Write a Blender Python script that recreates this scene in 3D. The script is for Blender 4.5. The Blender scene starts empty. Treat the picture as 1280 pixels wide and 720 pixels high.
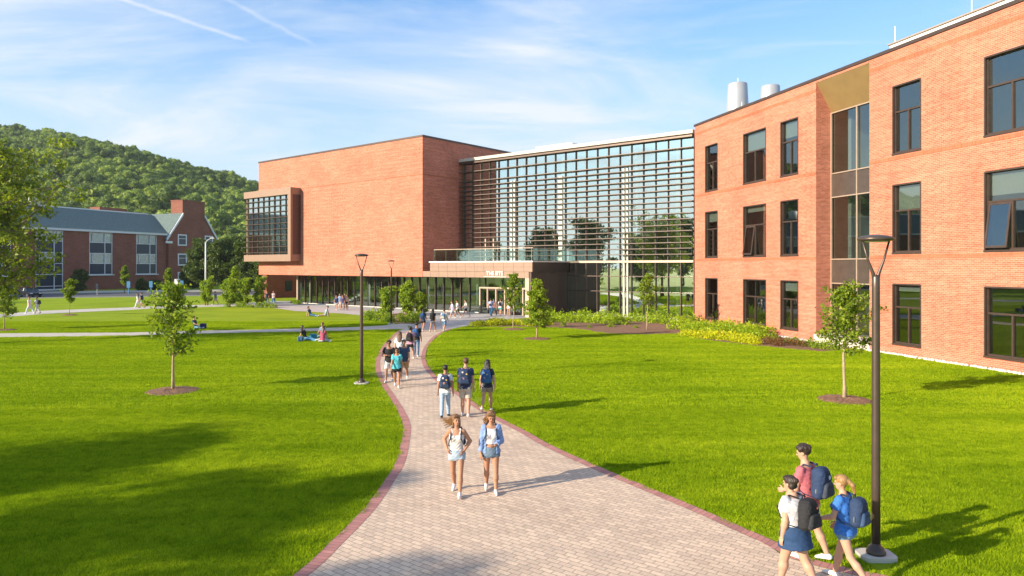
import bpy, math, random
import numpy as np
from math import radians as R, sin, cos, pi
random.seed(7); rng = np.random.default_rng(7)
scene = bpy.context.scene
col = scene.collection
CAM_H = 4.8; FOC = 890.0; HOR = 333.0
SUN = np.array([-.88, -.47, .35]); SUN /= np.linalg.norm(SUN)

def G(px, py):
    """point of the flat campus ground seen at that spot of the 1280 px wide photo"""
    d = CAM_H * FOC / (py - HOR)
    return ((px - 640) / FOC * d, d)

# ------------------------------------------------------------------ helpers
def tag(o, label=None, cat=None, group=None, kind=None):
    if label: o['label'] = label
    if cat: o['category'] = cat
    if group: o['group'] = group
    if kind: o['kind'] = kind
    return o

def empty(name, loc=(0, 0, 0), rz=0.0, parent=None):
    o = bpy.data.objects.new(name, None); col.objects.link(o)
    o.location = loc; o.rotation_euler = (0, 0, rz)
    o.empty_display_size = .3
    if parent: o.parent = parent
    return o

def npmesh(name, V, F, mat=None, parent=None, smooth=False, uv=False, link=True):
    V = np.asarray(V, dtype=np.float32).reshape(-1, 3)
    me = bpy.data.meshes.new(name)
    if isinstance(F, np.ndarray):
        nf, k = F.shape
        me.vertices.add(len(V)); me.vertices.foreach_set('co', V.ravel())
        me.loops.add(nf * k); me.loops.foreach_set('vertex_index', F.astype(np.int32).ravel())
        me.polygons.add(nf)
        me.polygons.foreach_set('loop_start', np.arange(0, nf * k, k, dtype=np.int32))
        me.update(calc_edges=True)
    else:
        me.from_pydata([tuple(map(float, v)) for v in V], [], [list(f) for f in F]); me.update()
    if uv: auto_uv(me)
    if smooth: me.polygons.foreach_set('use_smooth', [True] * len(me.polygons))
    if mat is not None: me.materials.append(mat)
    o = bpy.data.objects.new(name, me)
    if link: col.objects.link(o)
    if parent: o.parent = parent
    return o

def auto_uv(me):
    uvl = me.uv_layers.new(name='UVMap')
    out = np.zeros((len(me.loops), 2), dtype=np.float32)
    vs = me.vertices
    for p in me.polygons:
        n = p.normal
        for li in p.loop_indices:
            c = vs[me.loops[li].vertex_index].co
            if abs(n.z) > .7: out[li] = (c.x, c.y)
            elif abs(n.x) > abs(n.y): out[li] = (c.y, c.z)
            else: out[li] = (c.x, c.z)
    uvl.data.foreach_set('uv', out.ravel())

class MB:
    def __init__(s): s.v = []; s.f = []
    def add(s, vs, fs):
        b = len(s.v); s.v += [tuple(v) for v in vs]; s.f += [tuple(b + i for i in f) for f in fs]; return s
    def box(s, x0, x1, y0, y1, z0, z1):
        return s.add([(x0,y0,z0),(x1,y0,z0),(x1,y1,z0),(x0,y1,z0),(x0,y0,z1),(x1,y0,z1),(x1,y1,z1),(x0,y1,z1)],
                     [(3,2,1,0),(4,5,6,7),(0,1,5,4),(1,2,6,5),(2,3,7,6),(3,0,4,7)])
    def quad(s, a, b, c, d): return s.add([a,b,c,d],[(0,1,2,3)])
    def prism(s, poly, z0, z1):
        n = len(poly)
        return s.add([(p[0],p[1],z0) for p in poly]+[(p[0],p[1],z1) for p in poly],
                     [tuple(range(n-1,-1,-1)), tuple(range(n,2*n))]+[(i,(i+1)%n,n+(i+1)%n,n+i) for i in range(n)])
    def prism_y(s, poly, y0, y1):
        n = len(poly)   # poly in (x,z), counter-clockwise seen from -y
        return s.add([(p[0],y0,p[1]) for p in poly]+[(p[0],y1,p[1]) for p in poly],
                     [tuple(range(n)), tuple(range(2*n-1,n-1,-1))]+[(i,n+i,n+(i+1)%n,(i+1)%n) for i in range(n)])
    def prism_x(s, poly, x0, x1):
        n = len(poly)   # poly in (y,z)
        return s.add([(x0,p[0],p[1]) for p in poly]+[(x1,p[0],p[1]) for p in poly],
                     [tuple(range(n-1,-1,-1)), tuple(range(n,2*n))]+[(i,(i+1)%n,n+(i+1)%n,n+i) for i in range(n)])
    def tube(s, pts, rad, n=10, caps=True):
        pts = [np.array(p, float) for p in pts]
        if not hasattr(rad, '__len__'): rad = [rad]*len(pts)
        vs = []; up = np.array([0.13, 0.21, .97])
        for i, p in enumerate(pts):
            d = pts[min(i+1, len(pts)-1)] - pts[max(i-1, 0)]; d /= (np.linalg.norm(d)+1e-9)
            if i == 0:
                a = np.cross(d, up)
                if np.linalg.norm(a) < .3: a = np.cross(d, (1, 0, .1))
            else: a = a - d*np.dot(a, d)
            a /= np.linalg.norm(a); b = np.cross(d, a)
            for k in range(n):
                t = 2*pi*k/n; vs.append(p + rad[i]*(a*cos(t)+b*sin(t)))
        fs = [(i*n+k, i*n+(k+1)%n, (i+1)*n+(k+1)%n, (i+1)*n+k) for i in range(len(pts)-1) for k in range(n)]
        if caps: fs += [tuple(range(n-1,-1,-1)), tuple(range((len(pts)-1)*n, len(pts)*n))]
        return s.add(vs, fs)
    def lathe(s, prof, n=24, c=(0, 0)):
        vs = [(c[0]+r*cos(2*pi*k/n), c[1]+r*sin(2*pi*k/n), z) for r, z in prof for k in range(n)]
        m = len(prof)
        fs = [(i*n+k, i*n+(k+1)%n, (i+1)*n+(k+1)%n, (i+1)*n+k) for i in range(m-1) for k in range(n)]
        fs += [tuple(range(n-1,-1,-1)), tuple(range((m-1)*n, m*n))]
        return s.add(vs, fs)
    def build(s, name, mat, parent=None, smooth=False, uv=True):
        return npmesh(name, s.v, s.f, mat, parent, smooth, uv)

def wall(mb, L0, L1, z0, z1, holes, th=.3, y=0.0):
    """brick wall in the local x-z plane facing -y, with real openings and reveals"""
    xs = sorted(set([L0, L1]+[h[0] for h in holes]+[h[1] for h in holes]))
    zs = sorted(set([z0, z1]+[h[2] for h in holes]+[h[3] for h in holes]))
    def hole(x, z): return any(h[0] < x < h[1] and h[2] < z < h[3] for h in holes)
    for i in range(len(xs)-1):
        for j in range(len(zs)-1):
            if hole((xs[i]+xs[i+1])/2, (zs[j]+zs[j+1])/2): continue
            a, b, c, d = xs[i], xs[i+1], zs[j], zs[j+1]
            mb.quad((a,y,c),(b,y,c),(b,y,d),(a,y,d)); mb.quad((a,y+th,d),(b,y+th,d),(b,y+th,c),(a,y+th,c))
    for x0, x1, c, d in holes:
        mb.quad((x0,y,c),(x0,y,d),(x0,y+th,d),(x0,y+th,c)); mb.quad((x1,y,d),(x1,y,c),(x1,y+th,c),(x1,y+th,d))
        mb.quad((x0,y,d),(x1,y,d),(x1,y+th,d),(x0,y+th,d)); mb.quad((x1,y,c),(x0,y,c),(x0,y+th,c),(x1,y+th,c))
    mb.quad((L0,y,z0),(L0,y,z1),(L0,y+th,z1),(L0,y+th,z0)); mb.quad((L1,y,z1),(L1,y,z0),(L1,y+th,z0),(L1,y+th,z1))
    mb.quad((L0,y,z1),(L1,y,z1),(L1,y+th,z1),(L0,y+th,z1))

# ------------------------------------------------------------------ materials
def nodes(m):
    m.use_nodes = True; nt = m.node_tree; nt.nodes.clear()
    out = nt.nodes.new('ShaderNodeOutputMaterial'); return nt, out
def N(nt, t, **kw):
    n = nt.nodes.new(t)
    for k, v in kw.items():
        if k in n.inputs: n.inputs[k].default_value = v
        else: setattr(n, k, v)
    return n
def ramp(nt, stops):
    r = nt.nodes.new('ShaderNodeValToRGB'); e = r.color_ramp.elements
    e[0].position, e[0].color = stops[0][0], (*stops[0][1], 1); e[1].position, e[1].color = stops[-1][0], (*stops[-1][1], 1)
    for p, c in stops[1:-1]:
        x = e.new(p); x.color = (*c, 1)
    return r
def mixc(nt, fac, a, b, mode='MIX'):
    m = nt.nodes.new('ShaderNodeMix'); m.data_type = 'RGBA'; m.blend_type = mode
    for sock, val in ((m.inputs[0], fac), (m.inputs[6], a), (m.inputs[7], b)):
        if hasattr(val, 'is_linked') or hasattr(val, 'links'): nt.links.new(val, sock)
        elif isinstance(val, (int, float)): sock.default_value = val
        else: sock.default_value = (*val, 1)
    return m.outputs[2]
def noise(nt, scale, detail=4, vec=None, rough=.5, dist=0.):
    n = N(nt, 'ShaderNodeTexNoise', Scale=scale, Detail=detail, Roughness=rough, Distortion=dist)
    if vec is not None: nt.links.new(vec, n.inputs['Vector'])
    return n.outputs['Fac']
def math_(nt, op, a, b=0., clamp=False):
    m = nt.nodes.new('ShaderNodeMath'); m.operation = op; m.use_clamp = clamp
    for s, v in ((m.inputs[0], a), (m.inputs[1], b)):
        if isinstance(v, (int, float)): s.default_value = v
        else: nt.links.new(v, s)
    return m.outputs[0]
def coord(nt, which='Object', scale=(1, 1, 1), rot=(0, 0, 0)):
    c = nt.nodes.new('ShaderNodeTexCoord'); m = nt.nodes.new('ShaderNodeMapping')
    m.inputs['Scale'].default_value = scale; m.inputs['Rotation'].default_value = rot
    nt.links.new(c.outputs[which], m.inputs['Vector']); return m.outputs['Vector']
def bump(nt, h, strength=.3, dist=.02):
    b = N(nt, 'ShaderNodeBump', Strength=strength, Distance=dist); nt.links.new(h, b.inputs['Height']); return b.outputs['Normal']

def mat_plain(name, c, rough=.6, metal=0., var=.12, scale=6., bmp=0., bscale=60., spec=.5, coordn='Object'):
    m = bpy.data.materials.new(name); nt, out = nodes(m)
    p = N(nt, 'ShaderNodeBsdfPrincipled', Roughness=rough, Metallic=metal)
    p.inputs['Specular IOR Level'].default_value = spec
    v = coord(nt, coordn)
    f = noise(nt, scale, 5, v)
    c = np.array(c)
    r = ramp(nt, [(.3, tuple(c*(1-var))), (.7, tuple(np.minimum(c*(1+var), 1)))])
    nt.links.new(f, r.inputs[0]); nt.links.new(r.outputs[0], p.inputs['Base Color'])
    if bmp: nt.links.new(bump(nt, noise(nt, bscale, 4, v), bmp, .01), p.inputs['Normal'])
    nt.links.new(p.outputs[0], out.inputs[0]); return m

def mat_brick(name, c1, c2, mortar, bw=.24, bh=.085, m=.011, pattern=True):
    mt = bpy.data.materials.new(name); nt, out = nodes(mt)
    p = N(nt, 'ShaderNodeBsdfPrincipled', Roughness=.85); p.inputs['Specular IOR Level'].default_value = .25
    v = coord(nt, 'UV')
    b = N(nt, 'ShaderNodeTexBrick', Scale=1., Bias=0.)
    b.inputs['Mortar Size'].default_value = m; b.inputs['Mortar Smooth'].default_value = .15
    b.inputs['Brick Width'].default_value = bw; b.inputs['Row Height'].default_value = bh
    b.inputs['Color1'].default_value = (*c1, 1); b.inputs['Color2'].default_value = (*c2, 1); b.inputs['Mortar'].default_value = (*mortar, 1)
    nt.links.new(v, b.inputs['Vector'])
    # individual dark and pale bricks, one value per brick
    b2 = N(nt, 'ShaderNodeTexBrick', Scale=1., Bias=-.55)
    b2.inputs['Mortar Size'].default_value = 0.; b2.inputs['Brick Width'].default_value = bw; b2.inputs['Row Height'].default_value = bh
    b2.inputs['Color1'].default_value = (0, 0, 0, 1); b2.inputs['Color2'].default_value = (1, 1, 1, 1)
    nt.links.new(coord(nt, 'UV'), b2.inputs['Vector'])
    big = noise(nt, .35, 5, v, .6)
    strk = noise(nt, 1.0, 3, coord(nt, 'UV', (.5, 5.5, 1)), .55)
    c = mixc(nt, math_(nt, 'MULTIPLY', b2.outputs['Color'], .5), b.outputs['Color'], tuple(np.array(c1)*.62))
    rb = ramp(nt, [(.3, (.86, .84, .84)), (.5, (1, 1, 1)), (.72, (1.1, 1.12, 1.16))]); nt.links.new(big, rb.inputs[0])
    c = mixc(nt, 1., c, rb.outputs[0], 'MULTIPLY')
    rs = ramp(nt, [(.35, (.9, .9, .9)), (.5, (1, 1, 1)), (.68, (1.13, 1.16, 1.2))]); nt.links.new(strk, rs.inputs[0])
    c = mixc(nt, 1., c, rs.outputs[0], 'MULTIPLY')
    nt.links.new(c, p.inputs['Base Color'])
    h = math_(nt, 'SUBTRACT', 1., b.outputs['Fac'])
    h = math_(nt, 'ADD', h, math_(nt, 'MULTIPLY', b2.outputs['Color'], .5))
    nt.links.new(bump(nt, h, .5, .012), p.inputs['Normal'])
    nt.links.new(p.outputs[0], out.inputs[0]); return mt

def mat_glass(name, tint=(.55, .68, .62), base=.30, rough=.0):
    m = bpy.data.materials.new(name); nt, out = nodes(m)
    t = N(nt, 'ShaderNodeBsdfTransparent'); t.inputs[0].default_value = (*tint, 1)
    g = N(nt, 'ShaderNodeBsdfGlossy', Roughness=rough); g.inputs[0].default_value = (.88, .97, .93, 1)
    v = coord(nt, 'Object')
    nt.links.new(bump(nt, noise(nt, .7, 2, v), .05, .02), g.inputs['Normal'])
    lw = N(nt, 'ShaderNodeLayerWeight', Blend=.35)
    f = math_(nt, 'ADD', math_(nt, 'MULTIPLY', lw.outputs['Fresnel'], .75), base, True)
    mx = nt.nodes.new('ShaderNodeMixShader'); nt.links.new(f, mx.inputs[0])
    nt.links.new(t.outputs[0], mx.inputs[1]); nt.links.new(g.outputs[0], mx.inputs[2])
    nt.links.new(mx.outputs[0], out.inputs[0]); return m

def mat_leaf(name, c, var=.35, trans=.45, rough=.5, inst=False):
    m = bpy.data.materials.new(name); nt, out = nodes(m)
    g = nt.nodes.new('ShaderNodeNewGeometry')
    c = np.array(c)
    r = ramp(nt, [(0., tuple(c*(1-var)*np.array([.85, .95, .8]))), (.55, tuple(c)), (1., tuple(np.minimum(c*(1+var)*np.array([1.25, 1.05, .8]), 1)))])
    if inst:
        oi = nt.nodes.new('ShaderNodeObjectInfo')
        f = math_(nt, 'ADD', math_(nt, 'MULTIPLY', g.outputs['Random Per Island'], .35), math_(nt, 'MULTIPLY', oi.outputs['Random'], .65))
    else: f = g.outputs['Random Per Island']
    nt.links.new(f, r.inputs[0])
    p = N(nt, 'ShaderNodeBsdfPrincipled', Roughness=rough); p.inputs['Specular IOR Level'].default_value = .35
    tr = nt.nodes.new('ShaderNodeBsdfTranslucent')
    nt.links.new(r.outputs[0], p.inputs['Base Color'])
    nt.links.new(mixc(nt, 1., r.outputs[0], (1.25, 1.3, .7), 'MULTIPLY'), tr.inputs[0])
    mx = nt.nodes.new('ShaderNodeMixShader'); mx.inputs[0].default_value = trans
    nt.links.new(p.outputs[0], mx.inputs[1]); nt.links.new(tr.outputs[0], mx.inputs[2])
    nt.links.new(mx.outputs[0], out.inputs[0]); return m

M = {}
M['brick'] = mat_brick('brick', (.58, .17, .095), (.45, .12, .066), (.50, .29, .21), bw=.25, bh=.088, m=.011)
M['brick_band'] = mat_brick('brick_band', (.53, .145, .07), (.43, .11, .055), (.38, .18, .11), bw=.085, bh=.24)
M['brick_dark'] = mat_brick('brick_old', (.29, .085, .05), (.21, .06, .038), (.24, .15, .11))
M['bronze'] = mat_plain('bronze_metal', (.085, .055, .042), .42, .35, .12, 3.)
M['tan_panel'] = mat_plain('tan_metal_panel', (.28, .18, .125), .5, .15, .06, 2.)
M['tan_line'] = mat_plain('tan_anodised', (.43, .33, .25), .45, .3, .08, 4.)
M['dark_panel'] = mat_plain('dark_brown_panel', (.085, .055, .045), .45, .2, .12, 3.)
M['spandrel'] = mat_plain('brown_spandrel', (.10, .075, .062), .3, .3, .15, 2.)
M['soffit'] = mat_plain('gold_soffit', (.30, .2, .085), .5, .2, .08, 1.5)
M['white_metal'] = mat_plain('white_metal', (.78, .77, .74), .45, 0., .05, 3.)
M['glass'] = mat_glass('reflective_glass', (.5, .6, .55), .60)
M['glass_dark'] = mat_glass('window_glass', (.5, .58, .56), .16)
M['glass_clear'] = mat_glass('clear_glass', (.9, .95, .93), -.06)
M['column'] = mat_plain('pale_column', (.72, .74, .66), .6, 0, .04)
M['interior'] = mat_plain('interior_wall', (.34, .33, .28), .8, 0, .25, .6)
M['interior_floor'] = mat_plain('interior_floor', (.25, .22, .18), .6, 0, .2, .8)
M['ceiling'] = mat_plain('interior_ceiling', (.55, .53, .47), .8, 0, .05)
M['blind'] = mat_plain('roller_blind', (.34, .33, .29), .8, 0, .05)
M['slate'] = mat_plain('slate_roof', (.10, .145, .135), .7, 0, .3, 3.)
M['wood_white'] = mat_plain('white_paint', (.72, .73, .74), .5, 0, .05)
M['navy_panel'] = mat_plain('navy_panel', (.018, .03, .055), .35, 0, .2)
M['stone'] = mat_plain('pale_stone', (.55, .49, .42), .8, 0, .12, 5., .3)
M['concrete'] = mat_plain('concrete', (.50, .46, .40), .85, 0, .10, 1.5, .25, 25)
M['plaza'] = mat_plain('plaza_concrete', (.42, .40, .385), .85, 0, .12, .8, .25, 25)
M['asphalt'] = mat_plain('asphalt', (.085, .085, .09), .85, 0, .25, 1.5, .3)
M['kerb'] = mat_plain('kerb_stone', (.5, .46, .42), .8, 0, .1)
M['mulch'] = mat_plain('bark_mulch', (.19, .10, .055), .95, 0, .5, 14., 1., 30)
M['lamp'] = mat_plain('lamp_bronze', (.095, .07, .056), .38, .5, .1, 8.)
M['lamp_lens'] = mat_plain('lamp_lens', (.5, .5, .45), .3)
M['bark'] = mat_plain('bark', (.16, .115, .08), .9, 0, .35, 9., .6, 30)
M['bark_pale'] = mat_plain('pale_bark', (.36, .27, .17), .9, 0, .25, 12., .5, 30)
M['car_black'] = mat_plain('black_car_paint', (.016, .018, .022), .22, .1, .1)
M['car_blue'] = mat_plain('slate_blue_car_paint', (.09, .13, .19), .25, .3, .1)
M['car_glass'] = mat_plain('car_glass', (.03, .045, .06), .08, 0, .1)
M['tyre'] = mat_plain('tyre_rubber', (.02, .02, .02), .8)
M['rim'] = mat_plain('rim_metal', (.45, .46, .47), .3, .8)
M['headlight'] = mat_plain('headlight_glass', (.75, .76, .76), .15)
M['banner_blue'] = mat_plain('blue_paint', (.04, .19, .36), .5)
M['leaf_sapling'] = mat_leaf('leaf_sapling', (.20, .285, .02))
M['leaf_conifer'] = mat_leaf('leaf_feathery', (.27, .37, .022), .3)
M['leaf_big'] = mat_leaf('leaf_big', (.20, .26, .02), .4)
M['leaf_dark'] = mat_leaf('leaf_dark', (.075, .12, .018), .4, .35)
M['leaf_shrub'] = mat_leaf('leaf_shrub', (.25, .36, .025), .35)
M['leaf_hedge'] = mat_leaf('leaf_hedge', (.33, .46, .02), .3, .45, .5)
M['leaf_yellow'] = mat_leaf('leaf_yellow', (.52, .56, .015), .25, .4, .5)
M['leaf_red'] = mat_leaf('leaf_reddish', (.20, .11, .045), .5)
M['leaf_forest'] = mat_leaf('leaf_forest', (.175, .255, .045), .7, .3, .6, inst=True)

# turf
def turf():
    m = bpy.data.materials.new('turf'); nt, out = nodes(m)
    p = N(nt, 'ShaderNodeBsdfPrincipled', Roughness=.9); p.inputs['Specular IOR Level'].default_value = .1
    v = coord(nt, 'Object')
    a = noise(nt, .22, 5, v, .6)
    fine = noise(nt, 26., 4, v, .7)
    stripe = noise(nt, 1., 3, coord(nt, 'Object', (.10, .9, 1), (0, 0, R(-50))), .6)
    r = ramp(nt, [(.30, (.17, .25, .007)), (.5, (.25, .34, .010)), (.70, (.34, .42, .014))])
    s = math_(nt, 'ADD', math_(nt, 'MULTIPLY', a, .45), math_(nt, 'MULTIPLY', stripe, .55))
    nt.links.new(s, r.inputs[0])
    rf = ramp(nt, [(.3, (.62, .66, .6)), (.5, (1, 1, 1)), (.7, (1.25, 1.2, 1.2))]); nt.links.new(fine, rf.inputs[0])
    nt.links.new(mixc(nt, 1., r.outputs[0], rf.outputs[0], 'MULTIPLY'), p.inputs['Base Color'])
    nt.links.new(bump(nt, fine, .8, .05), p.inputs['Normal'])
    nt.links.new(p.outputs[0], out.inputs[0]); return m
M['turf'] = turf()

def blade_mat():
    m = bpy.data.materials.new('grass_blade'); nt, out = nodes(m)
    g = nt.nodes.new('ShaderNodeNewGeometry')
    pos = g.outputs['Position']
    mp = nt.nodes.new('ShaderNodeMapping'); mp.inputs['Scale'].default_value = (.10, .9, 1); mp.inputs['Rotation'].default_value = (0, 0, R(-50))
    nt.links.new(pos, mp.inputs['Vector'])
    stripe = noise(nt, 1., 3, mp.outputs[0], .6)
    a = noise(nt, .22, 5, pos, .6)
    s = math_(nt, 'ADD', math_(nt, 'MULTIPLY', a, .45), math_(nt, 'MULTIPLY', stripe, .55))
    r = ramp(nt, [(.32, (.215, .345, .008)), (.5, (.32, .45, .013)), (.68, (.45, .56, .020))]); nt.links.new(s, r.inputs[0])
    cl_ = noise(nt, 3.2, 4, pos, .65); rc_ = ramp(nt, [(.33, (.72, .78, .7)), (.5, (1, 1, 1)), (.68, (1.2, 1.14, 1.2))]); nt.links.new(cl_, rc_.inputs[0])
    ri = ramp(nt, [(0., (.45, .55, .5)), (.55, (1, 1, 1)), (1., (1.5, 1.35, 1.2))]); nt.links.new(g.outputs['Random Per Island'], ri.inputs[0])
    c = mixc(nt, 1., mixc(nt, 1., r.outputs[0], rc_.outputs[0], 'MULTIPLY'), ri.outputs[0], 'MULTIPLY')
    d = nt.nodes.new('ShaderNodeBsdfDiffuse'); nt.links.new(c, d.inputs[0])
    t = nt.nodes.new('ShaderNodeBsdfTranslucent'); nt.links.new(c, t.inputs[0])
    mx = nt.nodes.new('ShaderNodeMixShader'); mx.inputs[0].default_value = .4
    nt.links.new(d.outputs[0], mx.inputs[1]); nt.links.new(t.outputs[0], mx.inputs[2]); nt.links.new(mx.outputs[0], out.inputs[0]); return m
M['blade'] = blade_mat()

def pavers():
    m = bpy.data.materials.new('beige_pavers'); nt, out = nodes(m)
    p = N(nt, 'ShaderNodeBsdfPrincipled', Roughness=.85); p.inputs['Specular IOR Level'].default_value = .3
    # 45 degree herringbone-like lay: brick pattern turned on the path
    v = coord(nt, 'Object', (1, 1, 1), (0, 0, R(38)))
    b = N(nt, 'ShaderNodeTexBrick', Scale=1., Bias=0.)
    b.inputs['Brick Width'].default_value = .24; b.inputs['Row Height'].default_value = .12
    b.inputs['Mortar Size'].default_value = .008; b.inputs['Mortar Smooth'].default_value = .2
    b.inputs['Color1'].default_value = (.72, .55, .40, 1); b.inputs['Color2'].default_value = (.55, .42, .315, 1); b.inputs['Mortar'].default_value = (.33, .27, .21, 1)
    nt.links.new(v, b.inputs['Vector'])
    vo = N(nt, 'ShaderNodeTexVoronoi', Scale=.9); nt.links.new(v, vo.inputs['Vector'])
    a = noise(nt, .5, 5, v, .6)
    ra = ramp(nt, [(.3, (.9, .88, .86)), (.5, (1, 1, 1)), (.72, (1.12, 1.1, 1.06))]); nt.links.new(a, ra.inputs[0])
    c = mixc(nt, 1., b.outputs['Color'], ra.outputs[0], 'MULTIPLY')
    st_ = noise(nt, 2.2, 6, v, .7); rs_ = ramp(nt, [(.3, (.8, .77, .74)), (.42, (1, 1, 1)), (.9, (1.02, 1.02, 1.02))]); nt.links.new(st_, rs_.inputs[0]); c = mixc(nt, 1., c, rs_.outputs[0], 'MULTIPLY')
    f = noise(nt, 40., 3, v); rf = ramp(nt, [(.3, (.85, .85, .85)), (.7, (1.1, 1.1, 1.1))]); nt.links.new(f, rf.inputs[0])
    c = mixc(nt, 1., c, rf.outputs[0], 'MULTIPLY')
    nt.links.new(c, p.inputs['Base Color'])
    nt.links.new(bump(nt, math_(nt, 'SUBTRACT', 1., b.outputs['Fac']), .6, .01), p.inputs['Normal'])
    nt.links.new(p.outputs[0], out.inputs[0]); return m
M['pavers'] = pavers()
def red_pavers():
    m = bpy.data.materials.new('red_border_pavers'); nt, out = nodes(m)
    p = N(nt, 'ShaderNodeBsdfPrincipled', Roughness=.85); v = coord(nt, 'UV')
    b = N(nt, 'ShaderNodeTexBrick', Scale=1., Bias=0.); b.offset = 0.
    b.inputs['Brick Width'].default_value = .5; b.inputs['Row Height'].default_value = .12
    b.inputs['Mortar Size'].default_value = .008
    b.inputs['Color1'].default_value = (.52, .23, .19, 1); b.inputs['Color2'].default_value = (.36, .155, .14, 1); b.inputs['Mortar'].default_value = (.2, .12, .1, 1)
    nt.links.new(v, b.inputs['Vector']); nt.links.new(b.outputs['Color'], p.inputs['Base Color'])
    nt.links.new(p.outputs[0], out.inputs[0]); return m
M['red_pavers'] = red_pavers()

# ------------------------------------------------------------------ camera, sun, sky
cam = bpy.data.objects.new('camera', bpy.data.cameras.new('camera')); col.objects.link(cam)
cam.location = (0, 0, CAM_H); cam.rotation_euler = (R(90), 0, 0)
cam.data.sensor_width = 36; cam.data.lens = 36*FOC/1280; cam.data.shift_y = -(360-HOR)/1280
cam.data.clip_end = 20000; cam.data.clip_start = .1
scene.camera = cam
sl = bpy.data.lights.new('sun', 'SUN'); sl.energy = 5.0; sl.angle = R(.55); sl.color = (1., .85, .66)
so = bpy.data.objects.new('sun', sl); col.objects.link(so); so.location = (-60, -30, 60)
from mathutils import Vector
so.rotation_euler = Vector(tuple(SUN)).to_track_quat('Z', 'Y').to_euler()
w = bpy.data.worlds.new('World'); scene.world = w; w.use_nodes = True
nt = w.node_tree; nt.nodes.clear()
wo = nt.nodes.new('ShaderNodeOutputWorld'); bg = nt.nodes.new('ShaderNodeBackground'); bg.inputs[1].default_value = .10
sky = nt.nodes.new('ShaderNodeTexSky'); sky.sky_type = 'NISHITA'; sky.sun_disc = False
sky.sun_elevation = math.asin(SUN[2]); sky.sun_rotation = math.atan2(SUN[0], SUN[1]); sky.altitude = 300; sky.air_density = 1.; sky.dust_density = .6; sky.ozone_density = 2.2
tc = nt.nodes.new('ShaderNodeTexCoord'); gen = tc.outputs['Generated']
sep = nt.nodes.new('ShaderNodeSeparateXYZ'); nt.links.new(gen, sep.inputs[0])
# cirrus sheet: direction projected on a high plane
zc = math_(nt, 'MAXIMUM', sep.outputs['Z'], .02); zc = math_(nt, 'ADD', zc, .12)
cx = math_(nt, 'DIVIDE', sep.outputs['X'], zc); cy = math_(nt, 'DIVIDE', sep.outputs['Y'], zc)
cmb = nt.nodes.new('ShaderNodeCombineXYZ'); nt.links.new(cx, cmb.inputs[0]); nt.links.new(cy, cmb.inputs[1])
mp = nt.nodes.new('ShaderNodeMapping'); mp.inputs['Rotation'].default_value = (0, 0, R(28)); mp.inputs['Scale'].default_value = (.55, 1.1, 1); mp.inputs['Location'].default_value = (3.774, -4.848, 0)
nt.links.new(cmb.outputs[0], mp.inputs[0])
n1 = noise(nt, 1.1, 8, mp.outputs[0], .6, .9)
mp2 = nt.nodes.new('ShaderNodeMapping'); mp2.inputs['Scale'].default_value = (.35, .35, 1); mp2.inputs['Location'].default_value = (3.395, 1.843, 0); nt.links.new(cmb.outputs[0], mp2.inputs[0])
n2 = noise(nt, 1., 3, mp2.outputs[0], .5)
cl = math_(nt, 'ADD', math_(nt, 'MULTIPLY', n1, .6), math_(nt, 'MULTIPLY', n2, .4))
cr = ramp(nt, [(.455, (0, 0, 0)), (.52, (.32, .32, .32)), (.60, (.9, .9, .9))]); nt.links.new(cl, cr.inputs[0])
cloud = cr.outputs[0]
# contrails: thin bands about a great circle, limited along their length
def trail(a, b, width, strength):
    global cloud
    def d(px, py):
        v = np.array([(px-640)/FOC, 1, (HOR-py)/FOC]); return v/np.linalg.norm(v)
    A, B = d(*a), d(*b); n = np.cross(A, B); n /= np.linalg.norm(n); mid = (A+B)/2; mid /= np.linalg.norm(mid)
    t = (B-A)/np.linalg.norm(B-A); half = np.linalg.norm(B-A)/2
    def dot(v):
        q = nt.nodes.new('ShaderNodeVectorMath'); q.operation = 'DOT_PRODUCT'; nt.links.new(gen, q.inputs[0]); q.inputs[1].default_value = tuple(v); return q.outputs['Value']
    wob = math_(nt, 'MULTIPLY', math_(nt, 'SUBTRACT', noise(nt, 60., 3, gen), .5), width*1.4)
    dd = math_(nt, 'ABSOLUTE', math_(nt, 'ADD', dot(n), wob))
    band = math_(nt, 'SUBTRACT', 1., math_(nt, 'DIVIDE', dd, width), True)
    al = math_(nt, 'ABSOLUTE', math_(nt, 'SUBTRACT', dot(t), float(np.dot(mid, t))))
    end = math_(nt, 'MULTIPLY', math_(nt, 'SUBTRACT', 1., math_(nt, 'DIVIDE', al, half), True), 4., True)
    front = math_(nt, 'GREATER_THAN', dot(mid), .5)
    s = math_(nt, 'MULTIPLY', math_(nt, 'MULTIPLY', band, end), math_(nt, 'MULTIPLY', front, strength))
    s = math_(nt, 'MULTIPLY', s, math_(nt, 'ADD', .45, noise(nt, 25., 3, gen)))
    cloud = math_(nt, 'ADD', cloud, s, True)
trail((120, -12), (316, 54), .0034, .45)
trail((262, -12), (400, 60), .0040, .28)
hz = math_(nt, 'SUBTRACT', 1., math_(nt, 'MULTIPLY', sep.outputs['Z'], 2.15), True)
hz = math_(nt, 'MULTIPLY', math_(nt, 'POWER', hz, 1.25), 1.15, True) if False else math_(nt, 'MULTIPLY', math_(nt, 'POWER', hz, 1.4), 1.15)
hz = math_(nt, 'MINIMUM', hz, .93)
skyc = mixc(nt, 1., sky.outputs[0], (.60, 1.12, 1.48), 'MULTIPLY')
c1 = mixc(nt, hz, skyc, (4.15, 4.65, 5.1))
c2 = mixc(nt, cloud, c1, (4.8, 5.05, 5.3))
nt.links.new(c2, bg.inputs[0]); nt.links.new(bg.outputs[0], wo.inputs[0])
vs = scene.view_settings; vs.view_transform = 'Standard'; vs.look = 'None'; vs.exposure = .95; vs.gamma = 1; vs.use_curve_mapping = False
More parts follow.
